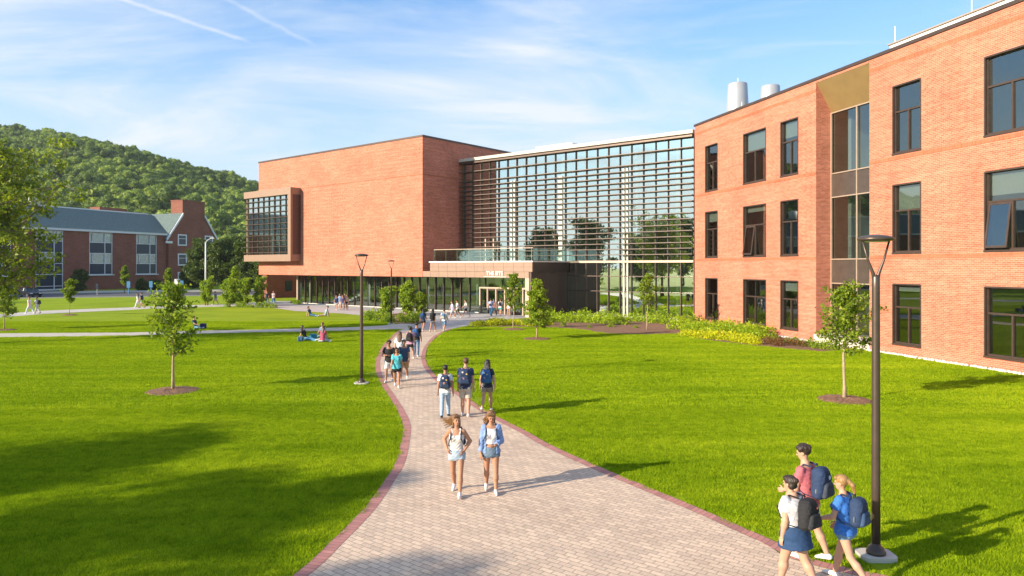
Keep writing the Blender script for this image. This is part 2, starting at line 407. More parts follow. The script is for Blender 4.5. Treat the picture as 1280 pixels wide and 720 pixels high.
cy_ = scene.cycles; cy_.max_bounces = 8; cy_.transparent_max_bounces = 16; cy_.diffuse_bounces = 3; cy_.glossy_bounces = 4
# ================================================================== ground
def pip(P, poly):
    x, y = P[:, 0], P[:, 1]; ins = np.zeros(len(P), bool); n = len(poly)
    for i in range(n):
        x1, y1 = poly[i]; x2, y2 = poly[(i+1) % n]
        c = ((y1 > y) != (y2 > y)) & (x < (x2-x1)*(y-y1)/((y2-y1)+1e-12)+x1); ins ^= c
    return ins
def smooth_line(pts, n=6):
    P = [np.array(p, float) for p in pts]; out = []
    for i in range(len(P)-1):
        p0 = P[max(i-1, 0)]; p1 = P[i]; p2 = P[i+1]; p3 = P[min(i+2, len(P)-1)]
        for k in range(n):
            t = k/n
            out.append(.5*((2*p1)+(-p0+p2)*t+(2*p0-5*p1+4*p2-p3)*t*t+(-p0+3*p1-3*p2+p3)*t**3))
    out.append(P[-1]); return out
def strip(name, left, right, z, mat, parent=None):
    n = len(left); V = [(p[0], p[1], z) for p in left]+[(p[0], p[1], z) for p in right]
    F = [(i, i+1, n+i+1, n+i) for i in range(n-1)]
    o = npmesh(name, V, F, mat, parent)
    me = o.data
    if me.polygons[0].normal.z < 0: me.flip_normals()
    uvl = me.uv_layers.new(name='UVMap'); L = [0.]
    for i in range(1, n): L.append(L[-1]+float(np.hypot(*(np.array(left[i])-np.array(left[i-1])))))
    for l in me.loops:
        vi = l.vertex_index; uvl.data[l.index].uv = ((0. if vi < n else .4), L[vi % n])
    return o
def sheet(name, poly, z, mat, label=None):
    o = npmesh(name, [(p[0], p[1], z) for p in poly], [tuple(range(len(poly)))], mat)
    if o.data.polygons[0].normal.z < 0: o.data.flip_normals()
    return o

g = npmesh('lawn', [(-2500, -600, 0), (2500, -600, 0), (2500, 3000, 0), (-2500, 3000, 0)], [(0, 1, 2, 3)], M['turf'])
tag(g, 'mown green lawn on both sides of the curving path', kind='structure')

Lo = smooth_line([(-4.2, 8.2)] + [G(*p) for p in [(367,720),(413.4,678),(452.8,638.7),(478,605),(495,577),(502,548),(503.7,532),(498.7,517.5),(487.5,497.5),(477.5,482.5),(470.5,467),(469.5,452.5),(474,440),(483,427),(497,414)]])
Ro = smooth_line([(11.6, 7.8)] + [G(*p) for p in [(1075,714),(963.7,675),(874,636),(757.7,587.7),(690,557.5),(658.7,540),(615,517.5),(587.5,500),(562,483),(547.5,472.5),(535,457.5),(532,445),(536,432.5),(547,420),(565,411)]])
def inset(line, w, side):
    out = []
    for i, p in enumerate(line):
        d = np.array(line[min(i+1, len(line)-1)])-np.array(line[max(i-1, 0)]); d /= np.linalg.norm(d)
        out.append(np.array(p)+side*w*np.array([d[1], -d[0]]))
    return out
Li = inset(Lo, .23, 1); Ri = inset(Ro, .23, -1)
def resample(line, n):
    P = np.array(line); s = np.r_[0, np.cumsum(np.hypot(*np.diff(P, axis=0).T))]; t = np.linspace(0, s[-1], n)
    return [(np.interp(a, s, P[:, 0]), np.interp(a, s, P[:, 1])) for a in t]
path_poly = list(map(tuple, Lo)) + list(map(tuple, Ro[::-1]))
po = sheet('paver_path', list(map(tuple, Li)) + list(map(tuple, Ri[::-1])), .012, M['pavers'])
tag(po, 'curving walk of beige pavers through the lawn', kind='structure')
for nm, A, B in (('left', Lo, Li), ('right', Ro, Ri)):
    o = strip('paver_border', resample(A, 120), resample(B, 120), .016, M['red_pavers']); tag(o, 'band of red pavers along the %s edge of the beige path' % nm, kind='structure')

# plaza in front of the building and the small concrete walks
plaza = [G(*p) for p in [(483,427),(497,414),(515,408.5),(505,405.5),(480,400),(455,394.6),(430,392),(410,391),(385,389.5),(369,388.8),(355,386.7),(340,385),(318,384.2),(297,383.4),(297,379.8),(320,377.8),(345,376.3)]]
plaza += [(-27, 98), (-9, 86), (2.5, 73), (2.3, 67.2)] + [G(*p) for p in [(655,397.5),(640,398.5),(618,400.5),(600,404),(583,407.5),(565,411),(547,420)]]
o = sheet('plaza', plaza, .008, M['plaza']); tag(o, 'grey concrete plaza before the glass entrance', kind='structure')
def walk(name, line, mat, label, z=.005):
    up = [G(px, y0) for px, y0, y1 in line]; dn = [G(px, y1) for px, y0, y1 in line]
    o = strip(name, up, dn, z, mat); tag(o, label, kind='structure'); return up+dn[::-1]
walk1 = walk('footpath', [(-260,420,427),(-60,417.6,423.5),(0,416.8,421.6),(80,416.2,420.7),(160,415.7,419.5),(244,413.6,417.2),(320,412.2,415.6),(400,410.2,413.8),(440,409,412.9),(480,407,411.8),(510,403.5,411)], M['concrete'], 'narrow pale concrete footpath across the left lawn')
walk2 = walk('footpath', [(-200,400,406),(0,392.6,396.8),(53,388.5,392.6),(110,386.2,389.6),(160,384.4,387.5),(190,383,385.7),(255,381,383.6),(300,379.8,382.8)], M['concrete'], 'farther concrete footpath leading left from the plaza', .006)

# street in front of the old hall
def wpt(d, t): return (-72+.371*t+.928*d*0+0, 0)
road = [(-260, 62), (-75, 106), (-49, 116.5), (-28, 124), (0, 133), (0, 146), (-34, 141), (-59, 134), (-93, 122), (-260, 84)]
o = sheet('road', road, .006, M['asphalt']); tag(o, 'grey road running past the old brick hall', kind='structure')
for pts, lab in (((( -260, 61.4), (-75, 105.4), (-49, 115.9), (-28, 123.4), (0, 132.4)), 'near kerb of the road'), (((-260, 84.3), (-93, 122.3), (-59, 134.3), (-34, 141.3), (0, 146.3)), 'far kerb of the road by the old hall')):
    mb = MB()
    for a, b in zip(pts[:-1], pts[1:]):
        a = np.array(a); b = np.array(b); d = (b-a)/np.linalg.norm(b-a); n = np.array([-d[1], d[0]])*.2
        mb.prism([a, b, b+n, a+n], 0, .13)
    tag(mb.build('kerb', M['kerb']), lab, kind='structure')
pv = [(-260, 84.7), (-93, 122.7), (-59, 134.7), (-34, 141.7), (-34, 152), (-70, 146), (-100, 131), (-260, 92)]
tag(sheet('pavement', pv, .012, M['concrete']), 'pavement between the road and the old hall', kind='structure')

# ================================================================== hill with its forest
def hill_h(X, Y):
    px = [-2600, -1500, -900, -500, -250, -100, 0, 58, 117, 155, 210, 252, 272, 320, 400, 500, 640, 900]
    zz = [0, 35, 75, 100, 118, 116, 116, 113, 109, 103, 94.5, 87.5, 84, 75, 60, 38, 12, 0]
    u = X/np.maximum(Y, 50)*FOC+640
    crest = np.interp(u, px, zz)
    t = np.clip((Y-215)/(600-215), 0, 1.35)
    s = np.where(t < 1, np.sin(t*pi/2)**1.15, 1-.5*(t-1))
    crest = np.maximum(crest-14., 0)
    return crest*s + 3.5*np.sin(X*.031)*np.sin(Y*.027)*np.clip(t*3, 0, 1)
xs = np.linspace(-1900, 260, 110); ys = np.linspace(200, 740, 40)
XX, YY = np.meshgrid(xs, ys); ZZ = hill_h(XX, YY)-.3
nx = len(xs); V = np.stack([XX.ravel(), YY.ravel(), ZZ.ravel()], 1)
F = np.array([(j*nx+i, j*nx+i+1, (j+1)*nx+i+1, (j+1)*nx+i) for j in range(len(ys)-1) for i in range(nx-1)])
M['hill'] = mat_plain('forest_floor', (.03, .042, .014), .95, 0, .3, .05)
tag(npmesh('hill', V, F, M['hill'], smooth=True), 'steep hill rising behind the old hall', kind='structure')

def leaf_quads(C, size, rg, up=.0, jitter=.35):
    """one small folded leaf (two faces) per centre"""
    n = len(C); a = rg.normal(size=(n, 3)); a /= np.linalg.norm(a, axis=1)[:, None]
    b = rg.normal(size=(n, 3)); b -= a*np.sum(a*b, 1)[:, None]; b /= np.linalg.norm(b, axis=1)[:, None]
    s = size*(1+jitter*rg.uniform(-1, 1, n))[:, None]
    nn = np.cross(a, b)*s*.16
    V = np.stack([C-a*s*.5, C+b*s*.28+nn, C+a*s*.5, C-b*s*.28+nn], 1).reshape(-1, 3)
    i = np.arange(n)*4
    F = np.concatenate([np.stack([i, i+1, i+2], 1), np.stack([i, i+2, i+3], 1)])
    return V, F
protos = []
def unlinked(name, V, F, mat):
    o = npmesh(name, V, F, mat, link=False); return o
def scatter(name, P, rz, sc, prot, label):
    me = bpy.data.meshes.new(name); me.vertices.add(len(P)); me.vertices.foreach_set('co', np.asarray(P, np.float32).ravel())
    for nm, arr in (('rz', rz), ('sc', sc)):
        at = me.attributes.new(nm, 'FLOAT', 'POINT'); at.data.foreach_set('value', np.asarray(arr, np.float32))
    at = me.attributes.new('pick', 'INT', 'POINT'); at.data.foreach_set('value', rng.integers(0, len(prot), len(P)).astype(np.int32))
    o = bpy.data.objects.new(name, me); col.objects.link(o)
    pc = bpy.data.collections.new(name+'_source')
    for q in prot: pc.objects.link(q)
    ng = bpy.data.node_groups.new(name, 'GeometryNodeTree')
    ng.interface.new_socket('Geometry', in_out='INPUT', socket_type='NodeSocketGeometry'); ng.interface.new_socket('Geometry', in_out='OUTPUT', socket_type='NodeSocketGeometry')
    gi = ng.nodes.new('NodeGroupInput'); go = ng.nodes.new('NodeGroupOutput'); io = ng.nodes.new('GeometryNodeInstanceOnPoints')
    ci = ng.nodes.new('GeometryNodeCollectionInfo'); ci.inputs['Collection'].default_value = pc; ci.inputs['Separate Children'].default_value = True; ci.inputs['Reset Children'].default_value = True
    def attr(nm, ty):
        a = ng.nodes.new('GeometryNodeInputNamedAttribute'); a.data_type = ty; a.inputs['Name'].default_value = nm; return a.outputs['Attribute']
    cb = ng.nodes.new('ShaderNodeCombineXYZ'); ng.links.new(attr('rz', 'FLOAT'), cb.inputs[2])
    ng.links.new(gi.outputs[0], io.inputs['Points']); ng.links.new(ci.outputs[0], io.inputs['Instance']); io.inputs['Pick Instance'].default_value = True
    ng.links.new(attr('pick', 'INT'), io.inputs['Instance Index']); ng.links.new(cb.outputs[0], io.inputs['Rotation']); ng.links.new(attr('sc', 'FLOAT'), io.inputs['Scale'])
    ng.links.new(io.outputs[0], go.inputs[0])
    md = o.modifiers.new('scatter', 'NODES'); md.node_group = ng
    tag(o, label, kind='stuff'); return o

import bmesh
def crown_proto(seed, nleaf=1000):
    rg = np.random.default_rng(seed)
    nl = 9
    lobes = [(rg.normal(size=3)*np.array([.42, .42, .3])+np.array([0, 0, .15]), rg.uniform(.38, .62)) for _ in range(nl)]
    C = []
    for i in range(nleaf):
        c, r = lobes[rg.integers(nl)]; d = rg.normal(size=3); d /= np.linalg.norm(d); d[2] = abs(d[2])*.9-.15 if rg.random() < .75 else d[2]
        C.append(c+d*r*rg.uniform(.82, 1.05))
    V, F = leaf_quads(np.array(C), .20, rg)
    bm = bmesh.new()
    for c, r in lobes:
        m_ = bmesh.ops.create_icosphere(bm, subdivisions=1, radius=r*.86)
        for v in m_['verts']: v.co = v.co+Vector(tuple(c))
    bm.verts.ensure_lookup_table(); V2 = np.array([v.co[:] for v in bm.verts]); F2 = np.array([[v.index for v in f.verts] for f in bm.faces]); bm.free()
    V = np.concatenate([V, V2]); F = np.concatenate([F, F2+len(V)-len(V2)])
    return unlinked('forest_crown', V, F, M['leaf_forest'])
fp = [crown_proto(100+i) for i in range(6)]
P = []
y = 222.
while y < 625:
    x0, x1 = -.80*y-40, min(-.05*y, 260)
    st = 5.2
    for x in np.arange(x0, x1, st): P.append((x+rng.uniform(-3, 3), y+rng.uniform(-3, 3)))
    y += 5.2
y = 230.
while y < 640:     # the part left of the frame, seen in the window reflections
    for x in np.arange(-1150, -.80*y-40, 15.): P.append((x+rng.uniform(-5, 5), y+rng.uniform(-5, 5)))
    y += 15.
P = np.array(P); Z = hill_h(P[:, 0], P[:, 1]); keep = Z > 1.5; P = P[keep]; Z = Z[keep]
sc = rng.uniform(2.6, 4.9, len(P)); sc[P[:, 0] < -.80*P[:, 1]-40] *= 1.6
dens = rng.random(len(P)) < .06; sc[dens] *= 1.25
scatter('forest', np.c_[P, Z+sc*.55+rng.uniform(-1, 2., len(P))], rng.uniform(0, 6.28, len(P)), sc, fp, 'dense leafy forest covering the hill behind the campus')

# ================================================================== trees
def tree(name, x, y, h, r, t0, label, group=None, leafm='leaf_sapling', barkm='bark', trunk_r=.05, seed=1, nlimb=14, leaf=.13, per=60, clump=.35, shape='round', lean=0., sub=3, cat='tree', multi=1, mulch=None):
    rg = np.random.default_rng(seed)
    root = empty(name, (x, y, 0)); tag(root, label, cat, group)
    tb = MB(); C = []
    for s in range(multi):
        ang = 2*pi*s/max(multi, 1)+rg.uniform(0, 1); sp = 0 if multi == 1 else r*.55*rg.uniform(.5, 1)
        bx, by = (0, 0) if multi == 1 else (.15*cos(ang), .15*sin(ang))
        hh = h*(1 if multi == 1 else rg.uniform(.72, 1))
        top = np.array([sp*cos(ang)+lean, sp*sin(ang), hh*.96])
        pts = []; n = 7
        for i in range(n+1):
            t = i/n; p = np.array([bx, by, -.05])*(1-t)+top*t + np.array([rg.normal()*.012*h, rg.normal()*.012*h, 0])*(0 if i == 0 else 1)*(t*(1.2-t))*2
            pts.append(p)
        tb.tube(pts, [trunk_r*(1-.86*i/n)+(.35*trunk_r if i == 0 else 0) for i in range(n+1)], 9)
        nl = max(3, nlimb//multi)
        for k in range(nl):
            t = t0+(1-t0)*((k+.5)/nl)*.97; p0 = np.array([np.interp(t, np.linspace(0, 1, n+1), [q[j] for q in pts]) for j in range(3)])
            u = (t-t0)/(1-t0)
            if shape == 'round': pr = (math.sin(pi*min(1, .16+u*.84))**.6)
            elif shape == 'cone': pr = (1-u)**.75*(.75+.25*min(1, u*6))+.08
            elif shape == 'vase': pr = .45+.6*math.sin(pi*min(1, .1+u*.8))
            else: pr = (1-u*.8)
            L = r*pr*rg.uniform(.72, 1.12)/(1 if multi == 1 else 1.8); az = k*2.399+rg.uniform(-.4, .4)+s
            el = (.55 if shape != 'cone' else .22)+.7*u*(shape != 'cone')+rg.uniform(-.15, .15)
            d = np.array([cos(az)*cos(el), sin(az)*cos(el), sin(el)])
            q = [p0]; m = 4
            for i in range(1, m+1):
                d = d+np.array([0, 0, -.10 if shape == 'cone' else .06])+rg.normal(size=3)*.09; d /= np.linalg.norm(d); q.append(q[-1]+d*L/m)
            r0 = trunk_r*(1-.8*t)*.55
            tb.tube(q, [r0*(1-.8*i/m)+.002 for i in range(m+1)], 6)
            for i in range(1, m+1):
                C.append((q[i], .55+.45*i/m))
                for _ in range(sub if L > clump else 1):
                    e = rg.normal(size=3); e[2] *= .6; e /= np.linalg.norm(e); w_ = q[i]+e*L*.30*rg.uniform(.5, 1.1)
                    tb.tube([q[i], (q[i]+w_)/2+rg.normal(size=3)*.02*L, w_], [r0*.3+.001, r0*.2+.001, .001], 4, False)
                    C.append((w_, .9))
    tb.build('trunk', M[barkm], root, True, False)
    L_ = []
    for c, wgt in C:
        m = int(per*wgt*rg.uniform(.5, 1.4)); e = rg.normal(size=(m, 3)); e *= (rg.random(m)**.45/np.linalg.norm(e, axis=1))[:, None]
        e[:, 2] *= .62
        L_.append(c+e*clump*rg.uniform(.7, 1.25))
    Cc = np.concatenate(L_); Cc[:, 2] = np.maximum(Cc[:, 2], .06)
    V, F = leaf_quads(Cc, leaf, rg)
    npmesh('crown', V, F, M[leafm], root)
    return root
def mulch_ring(x, y, r, label, seed=0):
    rg = np.random.default_rng(seed+500); n = 40; mb = MB(); k = 7
    V = [(0, 0, .09)]
    for j in range(1, k+1):
        for i in range(n):
            rr = r*j/k*(1+.05*sin(i*1.3+seed)*(j == k)+rg.uniform(-.02, .02)); z = (.085*(1-(j/k)**2)+.022+rg.uniform(-.012, .018)) if j < k else -.01
            V.append((rr*cos(2*pi*i/n), rr*sin(2*pi*i/n), z))
    F = [(0, 1+i, 1+(i+1) % n) for i in range(n)]
    for j in range(k-1):
        F += [(1+j*n+i, 1+(j+1)*n+i, 1+(j+1)*n+(i+1) % n, 1+j*n+(i+1) % n) for i in range(n)]
    o = npmesh('mulch_ring', V, F, M['mulch']); o.location = (x, y, 0); tag(o, label, 'mulch ring', 'mulch rings round the young trees'); return o

YG = 'young trees planted in the lawns'
holes_circles = []
def sapling(px, py, h, r, label, mlabel, mr=1.0, **kw):
    x, y = G(px, py)
    tree('young_tree', x, y, h, r, kw.pop('t0', .33), label, YG, **kw)
    if mr:
        mulch_ring(x, y, mr, mlabel, int(px)); holes_circles.append((x, y, mr*.97))
sapling(216.5, 489, 3.95, 1.28, 'young tree with loose round crown alone in the near left lawn', 'brown mulch ring under the young tree in the near left lawn', 1.03, barkm='bark_pale', trunk_r=.06, seed=11, nlimb=16, leaf=.165, per=13, clump=.27, sub=2)
sapling(1055.7, 500, 4.0, 1.12, 'young tree with thin open crown beside the near lamp post', 'brown mulch ring under the young tree beside the near lamp post', .97, barkm='bark_pale', trunk_r=.065, seed=12, nlimb=16, leaf=.14, per=20, clump=.25, sub=2, t0=.42)
sapling(671, 424, 4.2, 1.12, 'young cone-shaped feathery tree before the dark entrance wall', 'mulch ring under the cone-shaped tree before the dark entrance wall', .95, barkm='bark_pale', trunk_r=.05, seed=13, nlimb=34, leaf=.14, per=15, clump=.19, shape='cone', leafm='leaf_conifer', t0=.22)
sapling(642, 412, 4.2, 1.05, 'young tree with flat wide crown in front of the entrance doors', 'mulch ring under the tree in front of the entrance doors', .9, barkm='bark_pale', trunk_r=.045, seed=14, nlimb=12, leaf=.17, per=14, clump=.24, sub=2, t0=.35)
sapling(809, 412.5, 4.1, 1.1, 'young tree with spiky crown in front of the tall glass wall', 'mulch round the stem of the tree before the tall glass wall', 0, barkm='bark_pale', trunk_r=.045, seed=15, nlimb=14, leaf=.17, per=13, clump=.22, sub=2, t0=.4)
sapling(5, 413, 3.4, 1.35, 'young yellow-green tree at the left edge between the two footpaths', 'mulch ring under the young tree at the left edge', .9, barkm='bark_pale', trunk_r=.045, seed=16, nlimb=13, leaf=.19, per=15, clump=.28, sub=2, t0=.3)
sapling(87, 394, 3.5, .72, 'thin young tree with upright crown beside the upper footpath', 'mulch ring under the thin upright tree by the upper footpath', .75, barkm='bark_pale', trunk_r=.035, seed=17, nlimb=12, leaf=.17, per=24, clump=.26, shape='round', t0=.4)
sapling(155.5, 366, 4.9, .95, 'small bushy tree by the road between two of the hall windows', 'x', 0, trunk_r=.05, seed=18, nlimb=14, leaf=.26, per=24, clump=.36, t0=.3)
sapling(211, 368, 4.6, .75, 'small pale tree by the road below the gable of the old hall', 'x', 0, trunk_r=.05, seed=19, nlimb=12, leaf=.26, per=22, clump=.32, t0=.3)
# large tree at the left edge
tree('large_tree', -33.0, 44.0, 9.0, 7.4, .34, 'large spreading tree reaching in from the left edge before the old hall', None, 'leaf_big', 'bark', .26, 21, 28, .27, 34, .72, 'round', sub=4)
# trees outside the frame whose shade falls on the lower left lawn
for i, (x, y, h, r, lab) in enumerate([(-29.8, .8, 9.8, 3.7, 'broad tree left of the camera shading the near lawn, middle of three'), (-34.5, 5.2, 9.6, 4.2, 'broad tree left of the camera, farthest of the three shading the lawn'), (-25.8, -2.0, 8.8, 3.2, 'broad tree left of the camera, nearest of the three shading the lawn')]):
    tree('shade_tree', x, y, h, r, .25, lab, 'shade trees left of the camera', 'leaf_dark', 'bark', .2, 31+i, 20, .26, 90, .75, 'round', sub=3)
NUM = ['by the old hall end of the row', 'second in the row from the old hall', 'third in the row from the old hall', 'fourth in the row from the old hall', 'fifth in the row from the old hall', 'sixth in the row from the old hall', 'seventh in the row from the old hall', 'last and nearest in the row']
for i, (x, y, h, r) in enumerate([(-98, 78, 11, 5), (-90, 64, 10, 6), (-86, 50, 11, 6.5), (-88, 38, 14, 7), (-86, 26, 10, 6.5), (-90, 13, 15, 7), (-80, 1, 10, 6), (-74, -12, 12, 6)]):
    tree('street_tree', x, y, h, r, .15, 'tall tree left of the lawn, '+NUM[i], 'trees left of the frame', 'leaf_dark', 'bark', .22, 51+i, 18, .5, 60, 1.4, 'round', sub=3)
# dark grown trees between the hall and the new building
for px, D, h, r, sd, lab in [(252, 141, 8.6, 4.4, 61, 'dark round tree standing behind the white street light'), (282, 137, 8.0, 4.6, 62, 'broad dark tree in the middle of the gap between hall and new building'), (312, 133, 7.4, 4.6, 63, 'dark tree tucked behind the projecting glass bay'), (300, 150, 10., 4.4, 64, 'tallest dark tree, rear of the clump behind the glass bay'), (335, 128, 5.5, 3.4, 65, 'low dark tree under the brick overhang')]:
    x = (px-640)/FOC*D
    tree('grown_tree', x, D, h, r, .12, lab, 'dark trees between the old hall and the new building', 'leaf_dark', 'bark', .22, sd, 20, .42, 70, .95, 'round', sub=3)
# multi-stem shrubs
SG = 'tall shrubs at the ends of the plaza'
for px, py, h, r, sd, lab, sh in [
    (258, 381.5, 3.9, 1.3, 71, 'tall shrub right below the white street light pole', 'round'),
    (286, 383, 3.4, 1.55, 72, 'broad multi-stem shrub at the left end of the plaza bed', 'vase'),
    (293, 379.5, 5.1, .95, 73, 'narrow pointed shrub rising behind the plaza bed', 'cone'),
    (305, 383, 3.6, 1.4, 74, 'multi-stem shrub in the middle of the plaza bed', 'vase'),
    (325, 382.5, 3.7, 1.35, 75, 'multi-stem shrub at the right end of the plaza bed', 'vase'),
    (484, 394, 3.0, 1.25, 76, 'leafy shrub just left of the distant lamp post', 'vase'),
    (509, 395, 3.4, 1.2, 77, 'taller leafy shrub just right of the distant lamp post', 'vase'),
    (526, 393, 2.1, .8, 78, 'small shrub before the ground floor glass, right of the distant lamp', 'vase')]:
    x, y = G(px, py)
    tree('tall_shrub', x, y, h, r, .08, lab, SG, 'leaf_shrub', 'bark_pale', .05, sd, 26 if sh != 'cone' else 30, .2, 17, .32, sh, multi=1 if sh == 'cone' else 4, cat='shrub', sub=2)
# clipped dark bushes at the old hall
for i, (px, py, r, h, lab) in enumerate([(98, 364, 2.6, 3.4, 'big dark bush against the old hall right of its tall entrance window'), (240, 361, 4.6, 3.6, 'long dark hedge bush under the gable of the old hall'), (177, 363, 1.5, 1.6, 'small round bush at the foot of the old hall'), (193, 362.5, 1.4, 1.5, 'small round bush near the gable of the old hall')]):
    x, y = G(px, py)
    tree('bush', x, y, h, r, .05, lab, 'dark bushes along the old hall', 'leaf_dark', 'bark', .06, 81+i, 26, .34, 60, .55, 'vase', multi=3, cat='bush', sub=3)

# ---- low planting: individual small shrubs sharing meshes
def low_proto(name, r, h, leafm, n, leaf, seed):
    rg = np.random.default_rng(seed); d = rg.normal(size=(n, 3)); d /= np.linalg.norm(d, axis=1)[:, None]; d[:, 2] = np.abs(d[:, 2])
    rad = (.55+.45*rg.random(n))*(1+.22*np.sin(d[:, 0]*5+seed)*np.cos(d[:, 1]*4)+.1*rg.normal(size=n))
    C = d*rad[:, None]*np.array([r, r, h]); C[:, 2] = np.maximum(C[:, 2], .03)
    V, F = leaf_quads(C, leaf, rg)
    me = npmesh(name, V, F, M[leafm], link=False).data; return me
def plant_row(name, meshes, pts, label_fn, cat, group):
    for i, (x, y, s) in enumerate(pts):
        o = bpy.data.objects.new(name, meshes[i % len(meshes)]); col.objects.link(o); o.location = (x, y, 0)
        o.rotation_euler = (0, 0, rng.uniform(0, 6.28)); o.scale = (s, s, s*rng.uniform(.85, 1.2)); tag(o, label_fn(i, x, y), cat, group)
hedge_m = [low_proto('hedge_shrub', .8, .78, 'leaf_hedge', 420, .15, i) for i in range(5)]
yel_m = [low_proto('yellow_plant', .45, .42, 'leaf_yellow', 230, .13, 10+i) for i in range(4)]
red_m = [low_proto('reddish_shrub', .4, .55, 'leaf_red', 160, .11, 20+i) for i in range(3)]
grn_m = [low_proto('low_shrub', .5, .6, 'leaf_shrub', 260, .14, 30+i) for i in range(4)]
def along(line, step, jit=.15, s=(.8, 1.15)):
    P_ = np.array([G(*p) for p in line]); sl = np.r_[0, np.cumsum(np.hypot(*np.diff(P_, axis=0).T))]
    return [(np.interp(a, sl, P_[:, 0])+rng.uniform(-jit, jit), np.interp(a, sl, P_[:, 1])+rng.uniform(-jit, jit), rng.uniform(*s)) for a in np.arange(0, sl[-1], step)]
SAME = 'low bright green shrub in the planting bed along the tall glass wall and brick wing'
hp = along([(676, 398), (720, 398.5), (790, 401), (868, 407)], .95) + along([(680, 402), (730, 403), (790, 406)], 1.0) + along([(868, 408.5), (915, 414.5), (962, 421)], .8) + along([(850, 411.5), (900, 416.5), (955, 424)], .8) + along([(862, 414), (905, 420)], .8)
plant_row('hedge_shrub', hedge_m, hp, lambda i, x, y: SAME, 'shrub', 'low bright shrubs along the glass wall')
yp = along([(590, 406.5), (620, 403.8), (655, 404.5), (688, 406.5)], .55, .2) + along([(855, 420.5), (900, 424.5), (945, 430.5)], .5, .15) + along([(858, 418), (905, 422.5), (948, 428.5)], .5, .15)+along([(600, 408), (640, 406), (680, 408)], .6, .2)
plant_row('yellow_plant', yel_m, yp, lambda i, x, y: 'low yellow-green plant in the edge rows of the planting bed', 'plant', 'low yellow-green plants')
rp = along([(958, 428), (985, 431), (1003, 434)], .55, .3, (.6, 1.)) + along([(960, 430), (978, 433)], .6, .3, (.6, 1)) + along([(600, 405), (640, 403.8)], 1.6, .2, (.7, 1))
plant_row('reddish_shrub', red_m, rp, lambda i, x, y: 'small reddish brown shrub in the planting bed', 'shrub', 'small reddish shrubs')
gp = along([(712, 408), (800, 411)], 1.6, .7, (.4, .7)) + along([(285, 384), (345, 384.8)], 1.0, .4, (.8, 1.3)) + along([(458, 399.5), (480, 401.5), (523, 404)], .9, .4, (.9, 1.4)) + along([(470, 396.5), (528, 399)], .95, .3, (.8, 1.3)) + along([(965, 425), (1035, 437.5)], .8, .2, (.5, .85)) + along([(366, 379), (374, 380.5)], 1.0, .2, (.8, 1.))
plant_row('low_shrub', grn_m, gp, lambda i, x, y: 'low loose green shrub at the foot of taller shrubs or the brick wall', 'shrub', 'low loose shrubs')
# mulch bed under the planting
bed = [G(*p) for p in [(583, 408.8), (620, 402), (660, 398.5), (690, 394.5)]] + [(5.3, 71.2), (15.9, 62.6), (17.2, 54.2), (20.4, 42.2)] + [G(*p) for p in [(1036, 440), (1000, 437.5), (950, 433), (900, 427), (868, 423), (850, 417.5), (800, 418.5), (760, 417), (715, 411), (690, 409.5), (640, 409)]]
def bump_sheet(name, poly, z, mat, label):
    o = sheet(name, poly, z, mat); tag(o, label, kind='structure')
bump_sheet('mulch_bed', bed, .01, M['mulch'], 'brown mulch bed along the glass wall')
bed2 = [G(*p) for p in [(452, 397), (465, 394), (500, 391.5), (528, 393), (531, 402), (524, 405.5), (490, 404)]]
bump_sheet('mulch_bed', bed2, .012, M['mulch'], 'mulch bed of the shrubs by the distant lamp')
# white gravel strip: many small stones, one mass
A0 = np.array([15.45, 60.2]); U0 = np.array([math.sin(R(14.36)), -math.cos(R(14.36))]); NN = np.array([-.969, -.248])
ns = 1300; ss = rng.uniform(9, 44, ns); off = rng.uniform(.02, .24, ns)
ss = ss[(ss < 15.3) | (ss > 20.2)]; off = off[:len(ss)]
P = A0+U0*ss[:, None]+NN*off[:, None]
d = np.array([[1,0,0],[-1,0,0],[0,1,0],[0,-1,0],[0,0,1],[0,0,-1]])*.07
V = (np.c_[P, np.full(len(P), .03)][:, None, :]+d[None]*rng.uniform(.6, 1.5, (len(P), 6, 1))).reshape(-1, 3)
tri = np.array([[0,2,4],[2,1,4],[1,3,4],[3,0,4],[2,0,5],[1,2,5],[3,1,5],[0,3,5]])
F = (np.arange(len(P))[:, None, None]*6+tri[None]).reshape(-1, 3)
M['gravel'] = mat_plain('white_gravel', (.68, .64, .58), .8, 0, .12, 9)
tag(npmesh('gravel', V, F, M['gravel']), 'strip of white stones along the foot of the brick wing', kind='stuff')

